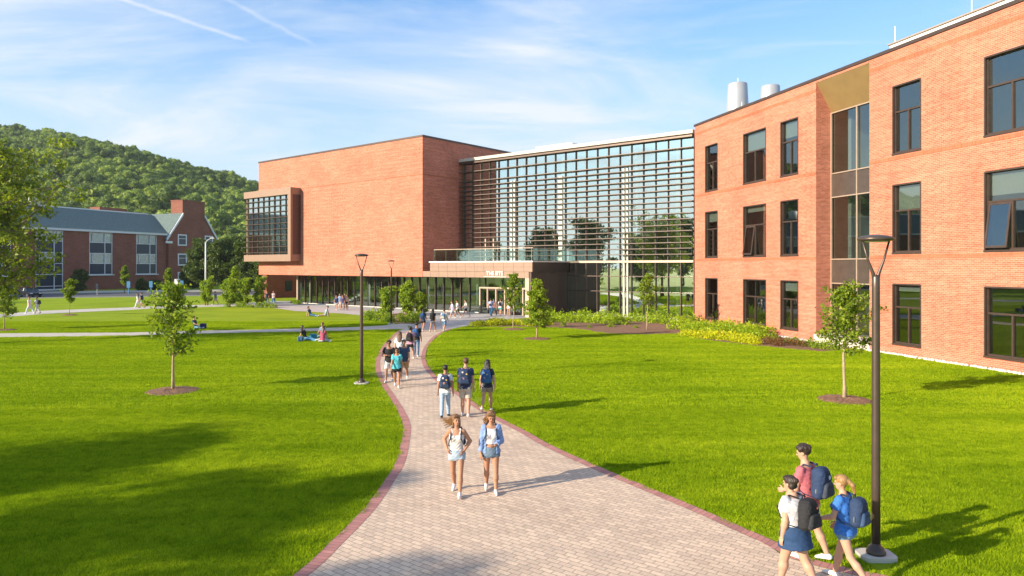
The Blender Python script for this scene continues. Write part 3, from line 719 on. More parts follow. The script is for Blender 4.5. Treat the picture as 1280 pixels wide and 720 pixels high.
# ---- grass tufts
def tuft(seed, r, n, h, wd):
    rg = np.random.default_rng(seed); a = rg.uniform(0, 2*pi, n); rr = r*np.sqrt(rg.random(n))
    b = np.stack([rr*np.cos(a), rr*np.sin(a), np.zeros(n)], 1); t = rg.uniform(0, 2*pi, n); s = np.stack([np.cos(t), np.sin(t), 0*t], 1)*wd/2
    ln = rg.uniform(0, 2*pi, n); hh = h*rg.uniform(.55, 1.2, n); tip = b+np.stack([np.cos(ln)*hh*.55, np.sin(ln)*hh*.55, hh], 1)
    V = np.stack([b-s, b+s, tip], 1).reshape(-1, 3); F = np.arange(n*3).reshape(-1, 3)
    return unlinked('grass_tuft', V, F, M['blade'])
near = [tuft(i, .2, 260, .05, .011) for i in range(5)]
far = [tuft(10+i, .36, 260, .055, .02) for i in range(5)]
def lawn_pts(d0, d1, st, e_):
    gx, gy = np.meshgrid(np.arange(-.8*d1, .8*d1, st), np.arange(d0, d1, st*.9)); P = np.stack([gx.ravel(), gy.ravel()], 1)
    P += rng.uniform(-.3, .3, P.shape)*st; P = P[np.abs(P[:, 0]) < .77*P[:, 1]+.5]; k = ~pip(P, walk2) & ~pip(P, bed)
    for dx, dy in ((e_, 0), (-e_, 0), (0, e_), (0, -e_)):
        Q_ = P+np.array([dx, dy]); k &= ~pip(Q_, path_poly) & ~pip(Q_, plaza) & ~pip(Q_, walk1)
    for x, y, r in holes_circles: k &= np.hypot(P[:, 0]-x, P[:, 1]-y) > r
    sA = (P-A0)@NN; k &= ~((sA < .5) & (P[:, 1] < 62))
    k &= np.hypot(P[:, 0]-6.0, P[:, 1]-11.74) > .42
    return P[k]
def clumpy(P):
    x, y = P[:, 0], P[:, 1]; n_ = np.sin(x*2.1+np.sin(y*1.7)*2)*np.sin(y*2.6+np.sin(x*1.3)*2)+.6*np.sin(x*5.3+y*3.1)*np.sin(y*4.7-x*2.2)
    return np.clip(1.0+.14*n_+rng.uniform(-.2, .25, len(P)), .7, 1.5)
P = lawn_pts(8.5, 24, .21, .10); scatter('grass', np.c_[P, np.zeros(len(P))], rng.uniform(0, 6.28, len(P)), clumpy(P), near, 'short grass blades of the near lawn')
P = lawn_pts(24, 62, .42, .26); scatter('grass', np.c_[P, np.zeros(len(P))], rng.uniform(0, 6.28, len(P)), clumpy(P), far, 'short grass blades of the farther lawn')

# ================================================================== new building (curtain wall, raised block, entrance)
C0 = (-9.51, 75.67, 0)
B = empty('campus_building', C0, R(-38.95)); tag(B, 'new campus building with raised brick block, glass wall and canopied entrance', 'building')
BR = M['brick']
block = MB(); block.box(-31.4, 0, 0, 25, 3.7, 18.6)
mb = MB(); mb.box(-31.46, .06, -.06, 25.06, 18.6, 18.8); mb.build('coping', M['bronze'], B)
mb = MB(); mb.box(-31.2, -.2, .2, 24.8, 3.62, 3.7); mb.build('soffit', M['dark_panel'], B)
# relief lines of the block: bands standing 2 cm proud
for z, x0, x1 in ((14.55, -31.4, 0), (14.7+1.9, -31.4, 0)):
    mb = MB(); mb.box(x0, x1+.025, -.025, 0, z, z+.12) if z < 15 else None
    if z < 15:
        mb.box(0, .025, 0, 25, z, z+.12); mb.build('brick_course', M['brick_band'], B)
mb = MB()
for x0, x1, z0, z1 in ((-13.2, -.35, 14.75, 17.9), (-21.2, -13.2, 6.0, 14.4)):
    x = x0
    while x < x1:
        z = z0
        while z < z1:
            block.box(x, x+.13, -.022, .01, z, z+.14); z += .42
        x += .42
block.build('raised_block', BR, B)
# low brick wing seen through the gap under the block
bh = empty('brick_annex', (-36.9, 107, 0), R(51)); tag(bh, 'low dark brick annex seen through the gap under the raised block', 'building')
mb = MB(); mb.box(0, 16, 0, 1.0, 0, 3.9); mb.build('wall', M['brick_dark'], bh)
mb = MB(); mb.box(0, 16.1, -.1, 1.1, 3.9, 4.0); mb.build('roof', M['slate'], bh)
for x in (3.2, 6.2):
    mb = MB(); mb.box(x, x+1.2, -.06, -.004, 1.0, 2.6); mb.build('window', M['car_glass'], bh)
# bay window
bay = empty('bay_window', (-32.6, -1.47, 5.45), 0, B)
TP = M['tan_panel']
mb = MB(); mb.box(0, 10.7, 0, 1.47, 0, .85); mb.box(0, 1.2, 1.47, 9, 0, .85); mb.build('sill_box', TP, bay)
mb = MB(); mb.box(0, 10.7, 0, 1.47, 8.35, 9.2); mb.box(0, 1.2, 1.47, 9, 8.35, 9.2); mb.build('head_box', TP, bay)
mb = MB(); mb.box(10.1, 10.7, .0, .3, .85, 8.35); mb.build('jamb', TP, bay)
mb = MB(); mb.box(10.3, 10.69, .3, 1.47, .85, 8.35); mb.build('side_panel', M['dark_panel'], bay)
mb = MB(); mb.box(.1, .25, .35, .5, .85, 8.35); mb.box(.1, .25, 8.6, 8.75, .85, 8.35); mb.build('corner_post', TP, bay)
mb = MB(); mb.quad((.25, .5, .85), (10.1, .5, .85), (10.1, .5, 8.35), (.25, .5, 8.35)); mb.quad((.2, 8.6, .85), (.2, .5, .85), (.2, .5, 8.35), (.2, 8.6, 8.35)); mb.build('glass', M['glass'], bay)
for i in range(1, 8):
    mb = MB(); x = .2+i*1.26; mb.box(x-.04, x+.04, .38, .49, .85, 8.35); mb.build('mullion', M['bronze'], bay)
for i in range(10):
    z = 1.1+i*.74; mb = MB(); mb.box(-.25, 10.0, .02, .24, z, z+.07); mb.box(-.25, -.05, .24, 8.6, z, z+.07); mb.build('louvre', M['bronze'], bay)
mb = MB(); mb.box(1.25, 10.2, 1.35, 1.44, .85, 8.35); mb.build('backing', M['interior'], bay)
mb = MB(); mb.box(5.0, 5.35, .9, 1.2, .85, 8.35); mb.build('column', M['column'], bay)

# ground floor glazing, recessed 2 m
gg = empty('ground_glazing', (0, 2, 0), 0, B)
mb = MB(); mb.quad((-25, 0, .1), (6.3, 0, .1), (6.3, 0, 3.62), (-25, 0, 3.62)); mb.quad((-25, 14, .1), (-25, 0, .1), (-25, 0, 3.62), (-25, 14, 3.62)); mb.build('glass', M['glass_dark'], gg)
x = -25.
k = 0
while x < 6.0:
    mb = MB(); mb.box(x-.035, x+.035, -.14, -.01, .1, 3.62); mb.build('mullion', M['bronze'], gg); x += 1.25; k += 1
mb = MB(); mb.box(-25.3, -25.05, -.3, .0, 0, 3.62); mb.build('corner_post', M['tan_line'], gg)
for x in (-23.9, -12., -2.):
    mb = MB(); mb.lathe([(.2, 0), (.2, 3.6)], 20, (x, .9)); mb.build('column', M['column'], gg, True)
mb = MB(); mb.box(-25.06, 6.3, -.08, .02, 0, .1); mb.build('plinth', M['stone'], gg)
mb = MB(); mb.quad((-24.9, .1, .02), (14, .1, .02), (14, 13, .02), (-24.9, 13, .02)); mb.build('floor', M['interior_floor'], gg)
mb = MB(); mb.box(-24.9, 14, 13, 13.2, 0, 3.6); mb.build('back_wall', M['interior'], gg)
# stair seen inside
mb = MB()
for i in range(16): mb.box(-20+i*.55, -19.3+i*.55, 4, 4.4, .3+i*.22, .55+i*.22)
mb.build('inner_stair', M['wood_white'], gg)
# entrance canopy
ec = empty('entrance_canopy', (0, 0, 0), 0, B)
mb = MB(); mb.box(1.2, 14.7, -.06, 6.0, 4.3, 5.2); mb.build('upper_fascia', TP, ec)
mb = MB(); mb.box(.05, 14.25, .0, 6.0, 3.7, 4.3); mb.build('lower_fascia', TP, ec)
mb = MB()
for x in np.arange(2.45, 14.5, 1.25): mb.box(x, x+.015, -.068, -.06, 4.3, 5.2)
for x in np.arange(1.2, 14, 1.25): mb.box(x, x+.015, -.008, 0, 3.7, 4.3)
mb.box(1.2, 14.7, -.068, -.06, 4.74, 4.755); mb.build('panel_joint', M['dark_panel'], ec)
mb = MB(); mb.box(1.1, 14.8, -.14, 6.05, 5.2, 5.32); mb.build('roof_edge', M['white_metal'], ec)
mb = MB(); mb.box(13.8, 14.25, .02, .5, 0, 3.7); mb.build('post', M['tan_line'], ec)
mb = MB(); mb.box(14.25, 14.5, .06, 6.05, 0, 4.3); mb.build('side_wall', M['dark_panel'], ec)
mb = MB(); mb.box(14.5, 14.7, .1, 6.0, 4.3, 5.2); mb.build('side_fascia', M['dark_panel'], ec)
mb = MB()
for z in (1.1, 2.2, 3.3): mb.box(14.5, 14.506, .06, 6.05, z, z+.02)
for y in (1.5, 3., 4.5): mb.box(14.5, 14.507, y, y+.02, 0, 4.3)
mb.build('side_joint', M['bronze'], ec)
cu = bpy.data.curves.new('lettering', 'FONT'); cu.body = 'THE SITE'; cu.size = .5; cu.extrude = .03; cu.align_x = 'CENTER'; cu.space_character = 1.08; cu.offset = .012
to = bpy.data.objects.new('lettering_tmp', cu); col.objects.link(to); bpy.context.view_layer.update()
me = bpy.data.meshes.new_from_object(to.evaluated_get(bpy.context.evaluated_depsgraph_get())); me.name = 'lettering'
bpy.data.objects.remove(to)
lo = bpy.data.objects.new('lettering', me); me.materials.clear(); me.materials.append(M['white_metal']); col.objects.link(lo); lo.parent = ec; lo.location = (10.1, -.045, 3.95); lo.rotation_euler = (R(90), 0, 0)
lo['label'] = 'white raised letters THE SITE on the tan canopy'
mb = MB(); mb.box(8.7, 11.6, -.09, -.002, 3.76, 3.80); mb.build('letter_ledge', M['white_metal'], ec)
# doors
dz = empty('entrance_doors', (6.4, 2.0, 0), 0, B)
mb = MB(); mb.box(0, .14, -.15, .1, 0, 2.7); mb.box(7.3, 7.4, -.15, .1, 0, 2.7); mb.box(.14, 7.3, -.15, .1, 2.55, 2.7); mb.build('door_frame', M['tan_line'], dz)
for i, x in enumerate((1.0, 2.15, 3.3, 4.45, 5.6)):
    mb = MB(); mb.box(x, x+.12, -.12, .05, 0, 2.55); mb.build('door_post', M['tan_line'], dz)
for x in (1.12, 2.27, 3.42, 4.57):
    mb = MB(); mb.box(x, x+.09, -.05, .0, .02, 2.5); mb.box(x+.94, x+1.03, -.05, .0, .02, 2.5); mb.box(x+.09, x+.94, -.05, .0, .02, .3); mb.box(x+.09, x+.94, -.05, .0, 2.38, 2.5); dd = mb.build('door', M['bronze'], dz)
    mb = MB(); mb.tube([(x+.85, -.1, .9), (x+.85, -.1, 1.5)], .015, 8); mb.build('handle', M['rim'], dz)
mb = MB(); mb.quad((.14, 0.02, .05), (7.3, .02, .05), (7.3, .02, 2.55), (.14, .02, 2.55)); mb.quad((0, .02, 2.7), (7.4, .02, 2.7), (7.4, .02, 3.7), (0, .02, 3.7)); mb.build('glass', M['glass_dark'], dz)
for x in (.7, 3.1, 5.5):
    mb = MB(); mb.box(x, x+.06, -.06, .0, 2.7, 3.7); mb.build('mullion', M['bronze'], dz)
# terrace rail
rl = empty('terrace_railing', (0, 0, 5.32), 0, B)
mb = MB(); mb.box(1.4, 14.5, .3, .34, 1.2, 1.26); mb.box(14.46, 14.5, .34, 5.9, 1.2, 1.26); mb.build('handrail', M['tan_line'], rl)
mb = MB(); mb.box(1.4, 14.45, .312, .325, .05, 1.18); mb.box(14.472, 14.485, .34, 5.9, .05, 1.18); mb.build('glass_panel', M['glass_clear'], rl)
for x in np.arange(1.5, 14.5, 1.6):
    mb = MB(); mb.box(x, x+.03, .33, .37, 0, 1.2); mb.build('rail_post', M['tan_line'], rl)

# curtain wall
M['mullion'] = mat_plain('brown_mullion', (.13, .09, .07), .5, .2, .1, 4.)
M['louvre'] = mat_plain('louvre_blade', (.12, .085, .068), .5, .2, .1, 4.)
cw = empty('curtain_wall', (0, 6.09, 0), 0, B)
mb = MB(); mb.quad((.0, 0, .1), (28.3, 0, .1), (28.3, 0, 16.35), (0, 0, 16.35)); mb.build('glass', M['glass'], cw)
for k in range(24):
    x = 28.0-k*1.25
    if x < .1: break
    mb = MB(); mb.box(x-.016, x+.016, -.17, -.005, .1 if x > 14.6 else 5.3, 16.4); mb.build('mullion', M['mullion'], cw)
zs = [15.27, 14.2]+[13.66-.52*i for i in range(16)]
for z in zs:
    mb = MB(); mb.box(.05, 28.0, -.52, -.19, z, z+.07); mb.build('louvre', M['louvre'], cw)
for z in (9.85+.0, 9.0):
    pass
mb = MB(); mb.box(0, 28.05, -.5, .3, 16.5, 16.82); mb.build('roof_edge', M['stone'], cw)
mb = MB(); mb.box(.05, 28.0, -.5, -.2, 16.22, 16.38); mb.build('head_louvre', M['bronze'], cw)
mb = MB(); mb.box(14.5, 28.0, -.25, -.01, 5.15, 5.35); mb.build('floor_band', M['tan_line'], cw)
mb = MB(); mb.box(14.5, 28.2, .05, .1, 3.9, 5.15); mb.build('spandrel', M['spandrel'], cw)
mb = MB(); mb.box(14.5, 28.0, -.12, -.01, 3.82, 3.9); mb.box(14.5, 28., -.12, -.01, 2.38, 2.44); mb.build('transom', M['bronze'], cw)
mb = MB(); mb.box(14.5, 28.0, -.15, .05, 0, .1); mb.build('plinth', M['stone'], cw)
mb = MB(); mb.box(0, 28.2, .3, 14, 4.9, 5.15); mb.box(0, 28.2, 2.5, 14, 10.4, 10.7); mb.box(14.5, 28.2, .2, 14, -.02, .04); mb.build('floor_slab', M['interior_floor'], cw)
mb = MB(); mb.box(0, 28.2, .3, 14, 4.6, 4.88); mb.box(0, 28.2, 2.5, 14, 10.1, 10.38); mb.box(0, 28.2, .4, 14, 15.9, 16.2); mb.build('ceiling', M['ceiling'], cw)
mb = MB(); mb.box(0, 28.2, 14, 14.2, 0, 16.3); mb.build('back_wall', M['interior'], cw)
mb = MB(); mb.box(0, 45, .32, 30, 16.3, 16.6); mb.build('roof', M['interior'], cw)
for x, r in ((7.2, .22), (8.0, .18), (13.55, .38), (21.2, .2), (21.75, .16), (.9, .4), (26.0, .2)):
    mb = MB(); mb.lathe([(r, 0.05), (r, 16)], 20, (x, .9)); mb.build('column', M['column'], cw, True)
for xa, xb, za, zb in ((13.42, 13.86, 5.4, 13.9), (7.2, 7.36, 5.4, 13.9), (7.62, 7.78, 5.4, 13.9), (20.85, 20.99, .1, 14.1), (21.25, 21.37, .1, 14.1)):  # pale strips added outside the glass so the inner columns stand out
    mb = MB(); mb.box(xa, xb, -.10, -.008, za, zb); mb.build('column_strip', M['column'], cw)
mb = MB()
for i in range(12): mb.box(16+i*.7, 16.9+i*.7, 4.4, 6, 5.3+i*.42, 5.55+i*.42)
for i in range(8): mb.box(22+i*.6, 22.7+i*.6, 4.4, 6, .3+i*.5, .5+i*.5)
mb.build('inner_stair', M['column'], cw)
for zz in (5.35,):
    mb = MB(); mb.box(3.6, 3.75, -.16, -.02, zz, 8.0); mb.box(4.75, 4.9, -.16, -.02, zz, 8.0); mb.box(3.75, 4.75, -.16, -.02, 7.85, 8.0); mb.build('terrace_door', M['tan_line'], cw)
for bx in ((6, 11, 12, 18, 16.6, 18.4), (11.2, 15, 12.5, 17, 16.6, 18.0)):
    mb = MB(); mb.box(*bx); mb.build('rooftop_unit', M['white_metal'], B)

# ================================================================== brick wing on the right
W = empty('brick_wing', (15.45, 60.2, 0), R(-75.64)); tag(W, 'three storey brick wing with dark framed windows on the right', 'building')
SX = [(1.75, 3.67, 'n'), (7.3, 10.15, 'w'), (11.83, 13.73, 'n'), (21.85, 23.78, 'n'), (27.5, 30.35, 'w'), (32.1, 34.0, 'n'), (38, 40.85, 'w')]
SZ = [(10.9, 14.65), (5.5, 9.25), (.55, 3.85)]
hl = [(a, b, c, d) for a, b, _ in SX for c, d in SZ] + [(15.5, 20.12, .45, 16.45)]
wing = MB(); wall(wing, 0, 46, 0, 16.6, hl, .34)
mb = MB(); mb.box(0.001, 46, 20, 20.3, 0, 16.6); mb.box(0, .3, .34, 20, 0, 16.6); mb.build('rear_wall', BR, W)
mb = MB(); mb.box(-.05, 46, -.07, 20.3, 16.6, 16.78); mb.build('coping', M['bronze'], W)
mb = MB(); mb.box(.35, 46, .36, 20, 16.2, 16.55); mb.build('roof', M['interior'], W)
for z in (15.95, 10.72, 5.32):
    for x0, x1 in ((0, 15.5), (20.12, 46)):
        mb = MB(); mb.box(x0, x1, -.018, 0, z-.1, z+.1); mb.build('brick_course', M['brick_band'], W)
# header pattern in the piers beside the windows
mb = MB()
for x0, x1, z0, z1 in ((3.75, 7.2, 10.9, 14.6), (3.75, 7.2, 5.6, 9.2), (10.3, 11.7, 10.9, 14.6), (24, 27.3, 10.9, 14.6), (24, 27.3, 5.6, 9.2), (24, 27.3, .7, 3.8), (.1, 1.6, 5.6, 9.2), (30.5, 32, .7, 14), (13.9, 15.3, 5.6, 14.6), (20.3, 21.7, 5.6, 9.2)):
    j = 0; z = z0
    while z < z1:
        x = x0+(.12 if j % 2 else 0)
        while x < x1-.1: wing.box(x, x+.11, -.018, .01, z, z+.07); x += .48
        z += .17; j += 1
wing.build('wall', BR, W)
rooms = MB(); rooms.box(.35, 46, 5.0, 5.2, 0, 16.2); rooms.build('inner_wall', M['interior'], W)
fl = MB()
for z in (0.02, 4.9, 10.25): fl.box(.35, 15.2, .5, 5., z-.01, z+.3); fl.box(20.4, 46, .5, 5., z-.01, z+.3); fl.box(15.2, 20.4, 1.3, 5., z-.01, z+.3)
fl.build('floor_slab', M['ceiling'], W)
pw = MB()
for x in (5.5, 11, 15.05, 20.5, 25.5, 31.2, 36): pw.box(x, x+.15, .36, 5, 0, 16.2)
pw.build('partition', M['interior'], W)
wi = 0
for (a, b, ty) in SX:
    for ri, (c, d) in enumerate(SZ):
        fr = empty('window', ((a+b)/2, .0, c), 0, W); hw = (b-a)/2; hh = d-c; t = .09
        f = MB(); y0, y1 = .12, .3
        f.box(-hw+.002, -hw+t, y0, y1, .06, hh-.002); f.box(hw-t, hw-.002, y0, y1, .06, hh-.002); f.box(-hw+t, hw-t, y0, y1, hh-t, hh-.002); f.box(-hw+t, hw-t, y0, y1, .06, .06+t)
        tz = hh*.62; f.box(-hw+t, hw-t, y0, y1, tz-.045, tz+.045)
        mx = 0. if ty == 'n' else -.12
        f.box(mx-.045, mx+.045, y0+.01, y1, .06+t, tz-.045)
        f.build('frame', M['bronze'], fr)
        s = MB(); s.box(-hw-.03, hw+.03, -.05, .12, -.03, .06); s.build('sill', M['bronze'], fr)
        e = MB(); e.box(-hw-.02, -hw+.05, -.02, .12, .06, hh); e.box(hw-.05, hw+.02, -.02, .12, .06, hh); e.box(-hw+.05, hw-.05, -.02, .12, hh-.06, hh+.02); e.build('surround', M['bronze'], fr)
        opened = (ty == 'w' and ri == 1)
        x1 = mx-.045 if opened else hw-t
        pn = MB(); pn.quad((-hw+t, .2, tz+.045), (hw-t, .2, tz+.045), (hw-t, .2, hh-t), (-hw+t, .2, hh-t))
        xs0 = mx+.045 if opened else -hw+t
        pn.quad((xs0, .205, .15), (hw-t, .205, .15), (hw-t, .205, tz-.045), (xs0, .205, tz-.045)); pn.build('pane', M['glass_dark'], fr)
        if opened:   # casement tipped open at its foot
            q = MB(); x0_, x1_ = -hw+t+.01, mx-.055; za, zb = .16, tz-.05; ya, yb = -.16, .14
            th = .045
            for (u0, u1, w0, w1) in ((0, .08, 0, 1), (.92, 1, 0, 1), (.08, .92, 0, .05), (.08, .92, .95, 1)):
                X0 = x0_+(x1_-x0_)*u0; X1 = x0_+(x1_-x0_)*u1
                Y0 = ya+(yb-ya)*w0; Y1 = ya+(yb-ya)*w1; Z0 = za+(zb-za)*w0; Z1 = za+(zb-za)*w1
                q.add([(X0,Y0,Z0),(X1,Y0,Z0),(X1,Y1,Z1),(X0,Y1,Z1),(X0,Y0+th,Z0),(X1,Y0+th,Z0),(X1,Y1+th,Z1),(X0,Y1+th,Z1)], [(0,1,2,3),(7,6,5,4),(0,4,5,1),(1,5,6,2),(2,6,7,3),(3,7,4,0)])
            cs = q.build('open_casement', M['bronze'], fr)
            q = MB(); q.quad((x0_, ya+.02, za), (x1_, ya+.02, za), (x1_, yb+.02, zb), (x0_, yb+.02, zb)); q.build('casement_pane', M['glass_dark'], fr)
        h = [.0, .22, .0, .38, .12, .0, .3][wi % 7]*hh
        if h > .1:
            bl = MB(); bl.box(-hw+.1, hw-.1, .33, .345, hh-h, hh-.05); bl.build('blind', M['blind'], fr)
        wi += 1
# recess with tall glazing
rc = empty('tall_window', (15.5, 1.15, 0), 0, W)
mb = MB(); mb.box(-.25, 0, -.81, .3, .1, 16.5); mb.box(4.62, 4.85, -.81, .3, .1, 16.5); mb.build('reveal', BR, rc)
mb = MB(); mb.add([(0, -1.13, 16.45), (4.62, -1.13, 16.45), (4.62, 0, 14.6), (0, 0, 14.6), (0, -1.13, 16.55), (4.62, -1.13, 16.55), (4.62, .1, 16.55), (0, .1, 16.55)], [(3, 2, 1, 0), (4, 5, 6, 7), (0, 1, 5, 4), (2, 3, 7, 6), (1, 2, 6, 5), (3, 0, 4, 7)]); mb.build('sloping_soffit', M['soffit'], rc)
for za, zb in ((9.2, 10.7), (3.75, 5.26)):
    mb = MB(); mb.box(0, 4.62, 0, .1, za, zb); mb.build('spandrel', M['spandrel'], rc)
mb = MB(); mb.quad((0, .05, .5), (4.62, .05, .5), (4.62, .05, 14.6), (0, .05, 14.6)); mb.build('pane', M['glass_dark'], rc)
mb = MB()
for x in (.0, 2.27, 4.5): mb.box(x, x+.08, -.08, -.003, .5, 14.6)
for z in (.5, 3.7, 5.22, 9.15, 10.66, 14.52): mb.box(.08, 2.27, -.075, -.004, z, z+.07); mb.box(2.35, 4.5, -.075, -.004, z, z+.07)
mb.build('frame', M['tan_line'], rc)
mb = MB(); mb.box(-.1, 4.72, -1.25, 0, 0, .5); mb.build('sill', M['stone'], rc)
mb = MB(); mb.box(3.2, 4.1, .6, .64, 5.3, 9); mb.box(.4, .7, .9, 1.2, .5, 14.5); mb.build('curtain', M['blind'], rc)
M['fan_metal'] = mat_plain('fan_metal', (.42, .43, .44), .4, .3, .06, 2.)
# rooftop fans, screen and lightning rods
def vent(x, y, z0, z1, r, lab):
    v = empty('exhaust_fan', (x, y, z0), 0, W); h = z1-z0; v['label'] = lab
    mb = MB(); mb.lathe([(r*.6, 0), (r*.6, h*.25)], 20); mb.build('fan_base', M['rim'], v, True)
    mb = MB(); mb.lathe([(r, h*.22), (r*1.02, h*.26), (r*.86, h*.98), (r*.8, h)], 28); mb.build('cowl', M['fan_metal'], v, True)
    mb = MB(); mb.box(r*.2, r*1.1, -.3, .3, 0, h*.38); mb.build('motor', M['dark_panel'], v)
def loc(px, D):   # wing-local position of a spot above the roof
    X = (px-640)/FOC*D-15.45; Y = D-60.2; a = R(-75.64); return (X*cos(a)+Y*sin(a), -X*sin(a)+Y*cos(a))
x, y = loc(922, 60); vent(x, y, 16.55, 20.2, .92, 'white tapered exhaust fan nearest the glass wall')
x, y = loc(963, 58); vent(x, y, 16.55, 19.5, .85, 'lower white exhaust fan')
mb = MB(); mb.box(19.0, 31.5, 2.4, 7, 16.55, 17.95); mb.build('roof_screen', M['white_metal'], W)
mb = MB(); mb.box(18.9, 31.6, 2.3, 7.1, 17.95, 18.02); mb.build('screen_cap', M['tan_line'], W)
for x, y in ((19.3, 2.5), (24.5, 2.5), (30.5, 2.5), (1.3, 3.3), (5.2, 1.2)):
    mb = MB(); mb.tube([(x, y, 16.7), (x, y, 19.0 if x > 10 else 17.6+3*(x < 2))], .025, 6); mb.build('lightning_rod', M['white_metal'], W)
mb = MB()
for (x, z) in ((1.9, .35), (2.3, .3), (3.1, .33), (3.5, .38)): mb.box(x, x+.12, -.14, -.001, z, z+.22)
mb.build('wall_tap', M['dark_panel'], W)

# ================================================================== old hall
Hh = empty('old_hall', (-88.7, 140, 0), math.atan2(.928, .371)); tag(Hh, 'old brick hall with slate roof and broad gable chimney at the foot of the hill', 'building')
# local x runs along the wall away from the camera, local y to the left of it: the front faces -y
BD = M['brick_dark']
groups = [(-5.0, .5, True), (6.05, 11.4, False), (17.2, 22.6, False), (-14.5, -9.5, False), (-26, -21, True), (-37, -32, False), (-48, -43, False)]
hl = [(a, b, .3 if g_ else 3.1, 11.8) for a, b, g_ in groups]
mb = MB(); wall(mb, -70, 25.3, 0, 12.0, hl, .3); mb.build('wall', BD, Hh)
mb = MB(); mb.box(-70, 25.3, 17.7, 18, 0, 12); mb.build('rear_wall', BD, Hh)
mb = MB(); mb.box(-70.3, 25.3, -.5, 0, 11.9, 12.35); mb.build('eave', M['wood_white'], Hh)
mb = MB(); mb.prism_x([(-.55, 12.3), (9, 17.2), (18.5, 12.3)], -70.5, 30.5); mb.build('roof', M['slate'], Hh)
mb = MB(); mb.box(-70.5, 28, 8.8, 9.2, 17.1, 17.35); mb.build('ridge_cap', M['wood_white'], Hh)
for a, b, tall in groups:
    z0 = .3 if tall else 3.1; fr = empty('window', (a, .1, z0), 0, Hh); wd = b-a; hh = 11.8-z0
    f = MB()
    for x in (0, wd*.66, wd-.16): f.box(x, x+.16, -.02, .1, 0, hh)
    rows = [hh-2.1, hh-4.35, hh-6.45]+([hh-8.6, hh-10.9] if tall else [])
    for z in [0, hh-.12]+rows: f.box(0.16, wd-.16, -.015, .1, z, z+.12)
    f.box(wd*.14, wd*.14+.08, -.01, .1, rows[0], hh); f.box(wd*.14, wd*.14+.08, -.01, .1, rows[2], rows[1])
    f.build('frame', M['wood_white'], fr)
    s = MB(); s.box(-.3, wd+.3, -.35, 0, -.18, 0); s.build('sill', M['wood_white'], fr)
    p_ = MB(); p_.box(.05, wd-.05, .12, .15, .05, hh-.05); p_.build('pane', M['glass_dark'], fr)
    for xa, xb in ((.17, wd*.66-.01), (wd*.66+.17, wd-.17)):
        for za, zb in ((rows[1]+.13, rows[0]-.01), (.13, rows[2]-.01)):
            d_ = MB(); d_.box(xa, xb, .03, .1, za, zb); d_.build('dark_panel', M['navy_panel'], fr)
    c_ = MB(); c_.box(wd*.2, wd*.62, .2, .24, rows[0]+.1, hh-.2); c_.box(wd*.2, wd*.64, .2, .24, rows[2]+.1, rows[1]-.1); c_.build('curtain', M['blind'], fr)
    bk = MB(); bk.box(0, wd, 1.6, 1.7, 0, hh); bk.build('room', M['interior'], fr)
# cross gable and chimney
mb = MB(); mb.prism_y([(25.3, 0), (39.8, 0), (39.8, 11.2), (36.0, 16.4), (29.3, 16.4), (25.3, 11.2)], -.6, 16); mb.build('gable', BD, Hh)
mb = MB(); mb.box(29.3, 36.0, -.62, 3.0, 16.0, 20.2); mb.box(29.2, 36.1, -.7, 3.1, 20.2, 20.45); mb.build('chimney', BD, Hh)
mb = MB()
for (x0, z0, x1, z1) in ((24.7, 10.6, 29.35, 16.7), (40.4, 10.6, 35.95, 16.7)):
    s = 1 if x1 > x0 else -1
    pl = [(x0, z0), (x1, z1), (x1, z1+.65), (x0, z0+.65)]
    if s < 0: pl = pl[::-1]
    mb.prism_y(pl, -.85, -.601)
mb.box(24.4, 26.2, -.85, -.601, 10.1, 10.6); mb.build('gable_trim', M['wood_white'], Hh)
mb = MB()
mb.prism_y([(24.6, 11.0), (29.28, 17.0), (29.28, 17.3), (24.3, 11.0)], -.6, 16.2); mb.prism_y([(40.5, 11.0), (40.8, 11.0), (36.02, 17.3), (36.02, 17.)], -.6, 16.2); mb.build('gable_roof', M['slate'], Hh)
for x0, x1, z0, z1 in ((27.9, 30.5, 9.65, 12.3), (27.9, 30.5, 5.0, 7.8), (27.9, 30.5, 1.6, 3.5), (36.0, 38.6, 9.65, 12.3), (36, 38.6, 5., 7.8)):
    fr = empty('window', (x0, -.6, z0), 0, Hh); wd = x1-x0; hh = z1-z0; f = MB()
    f.box(0, .28, -.08, -.002, 0, hh); f.box(wd-.28, wd, -.08, -.002, 0, hh); f.box(.28, wd-.28, -.08, -.002, 0, .28); f.box(.28, wd-.28, -.08, -.002, hh-.28, hh); f.box(.28, wd-.28, -.06, -.002, hh*.6, hh*.6+.1); f.build('frame', M['wood_white'], fr)
    p_ = MB(); p_.box(.28, wd-.28, -.03, -.003, .28, hh-.28); p_.build('pane', M['car_glass'], fr)
mb = MB(); mb.lathe([(1.0, 17.1), (1.0, 19.2), (.9, 19.3)], 20, (0.5, 8.4)); mb.build('roof_vent', M['white_metal'], Hh, True)
mb = MB(); mb.box(17, 24, 11, 14, 15.5, 18.2); mb.build('rear_chimney', BD, Hh)
# far house right of the gable
fh = empty('far_building', (-71, 178, 0), .35); tag(fh, 'low grey building behind the trees right of the old hall gable', 'building')
mb = MB(); mb.box(0, 13, 0, 10, 0, 11.2); mb.build('wall', M['stone'], fh)
mb = MB(); mb.box(-.4, 9, -.4, 10.4, 11.2, 11.7); mb.box(9, 13.4, -.4, 10.4, 10.5, 12.2); mb.build('roof', M['slate'], fh)

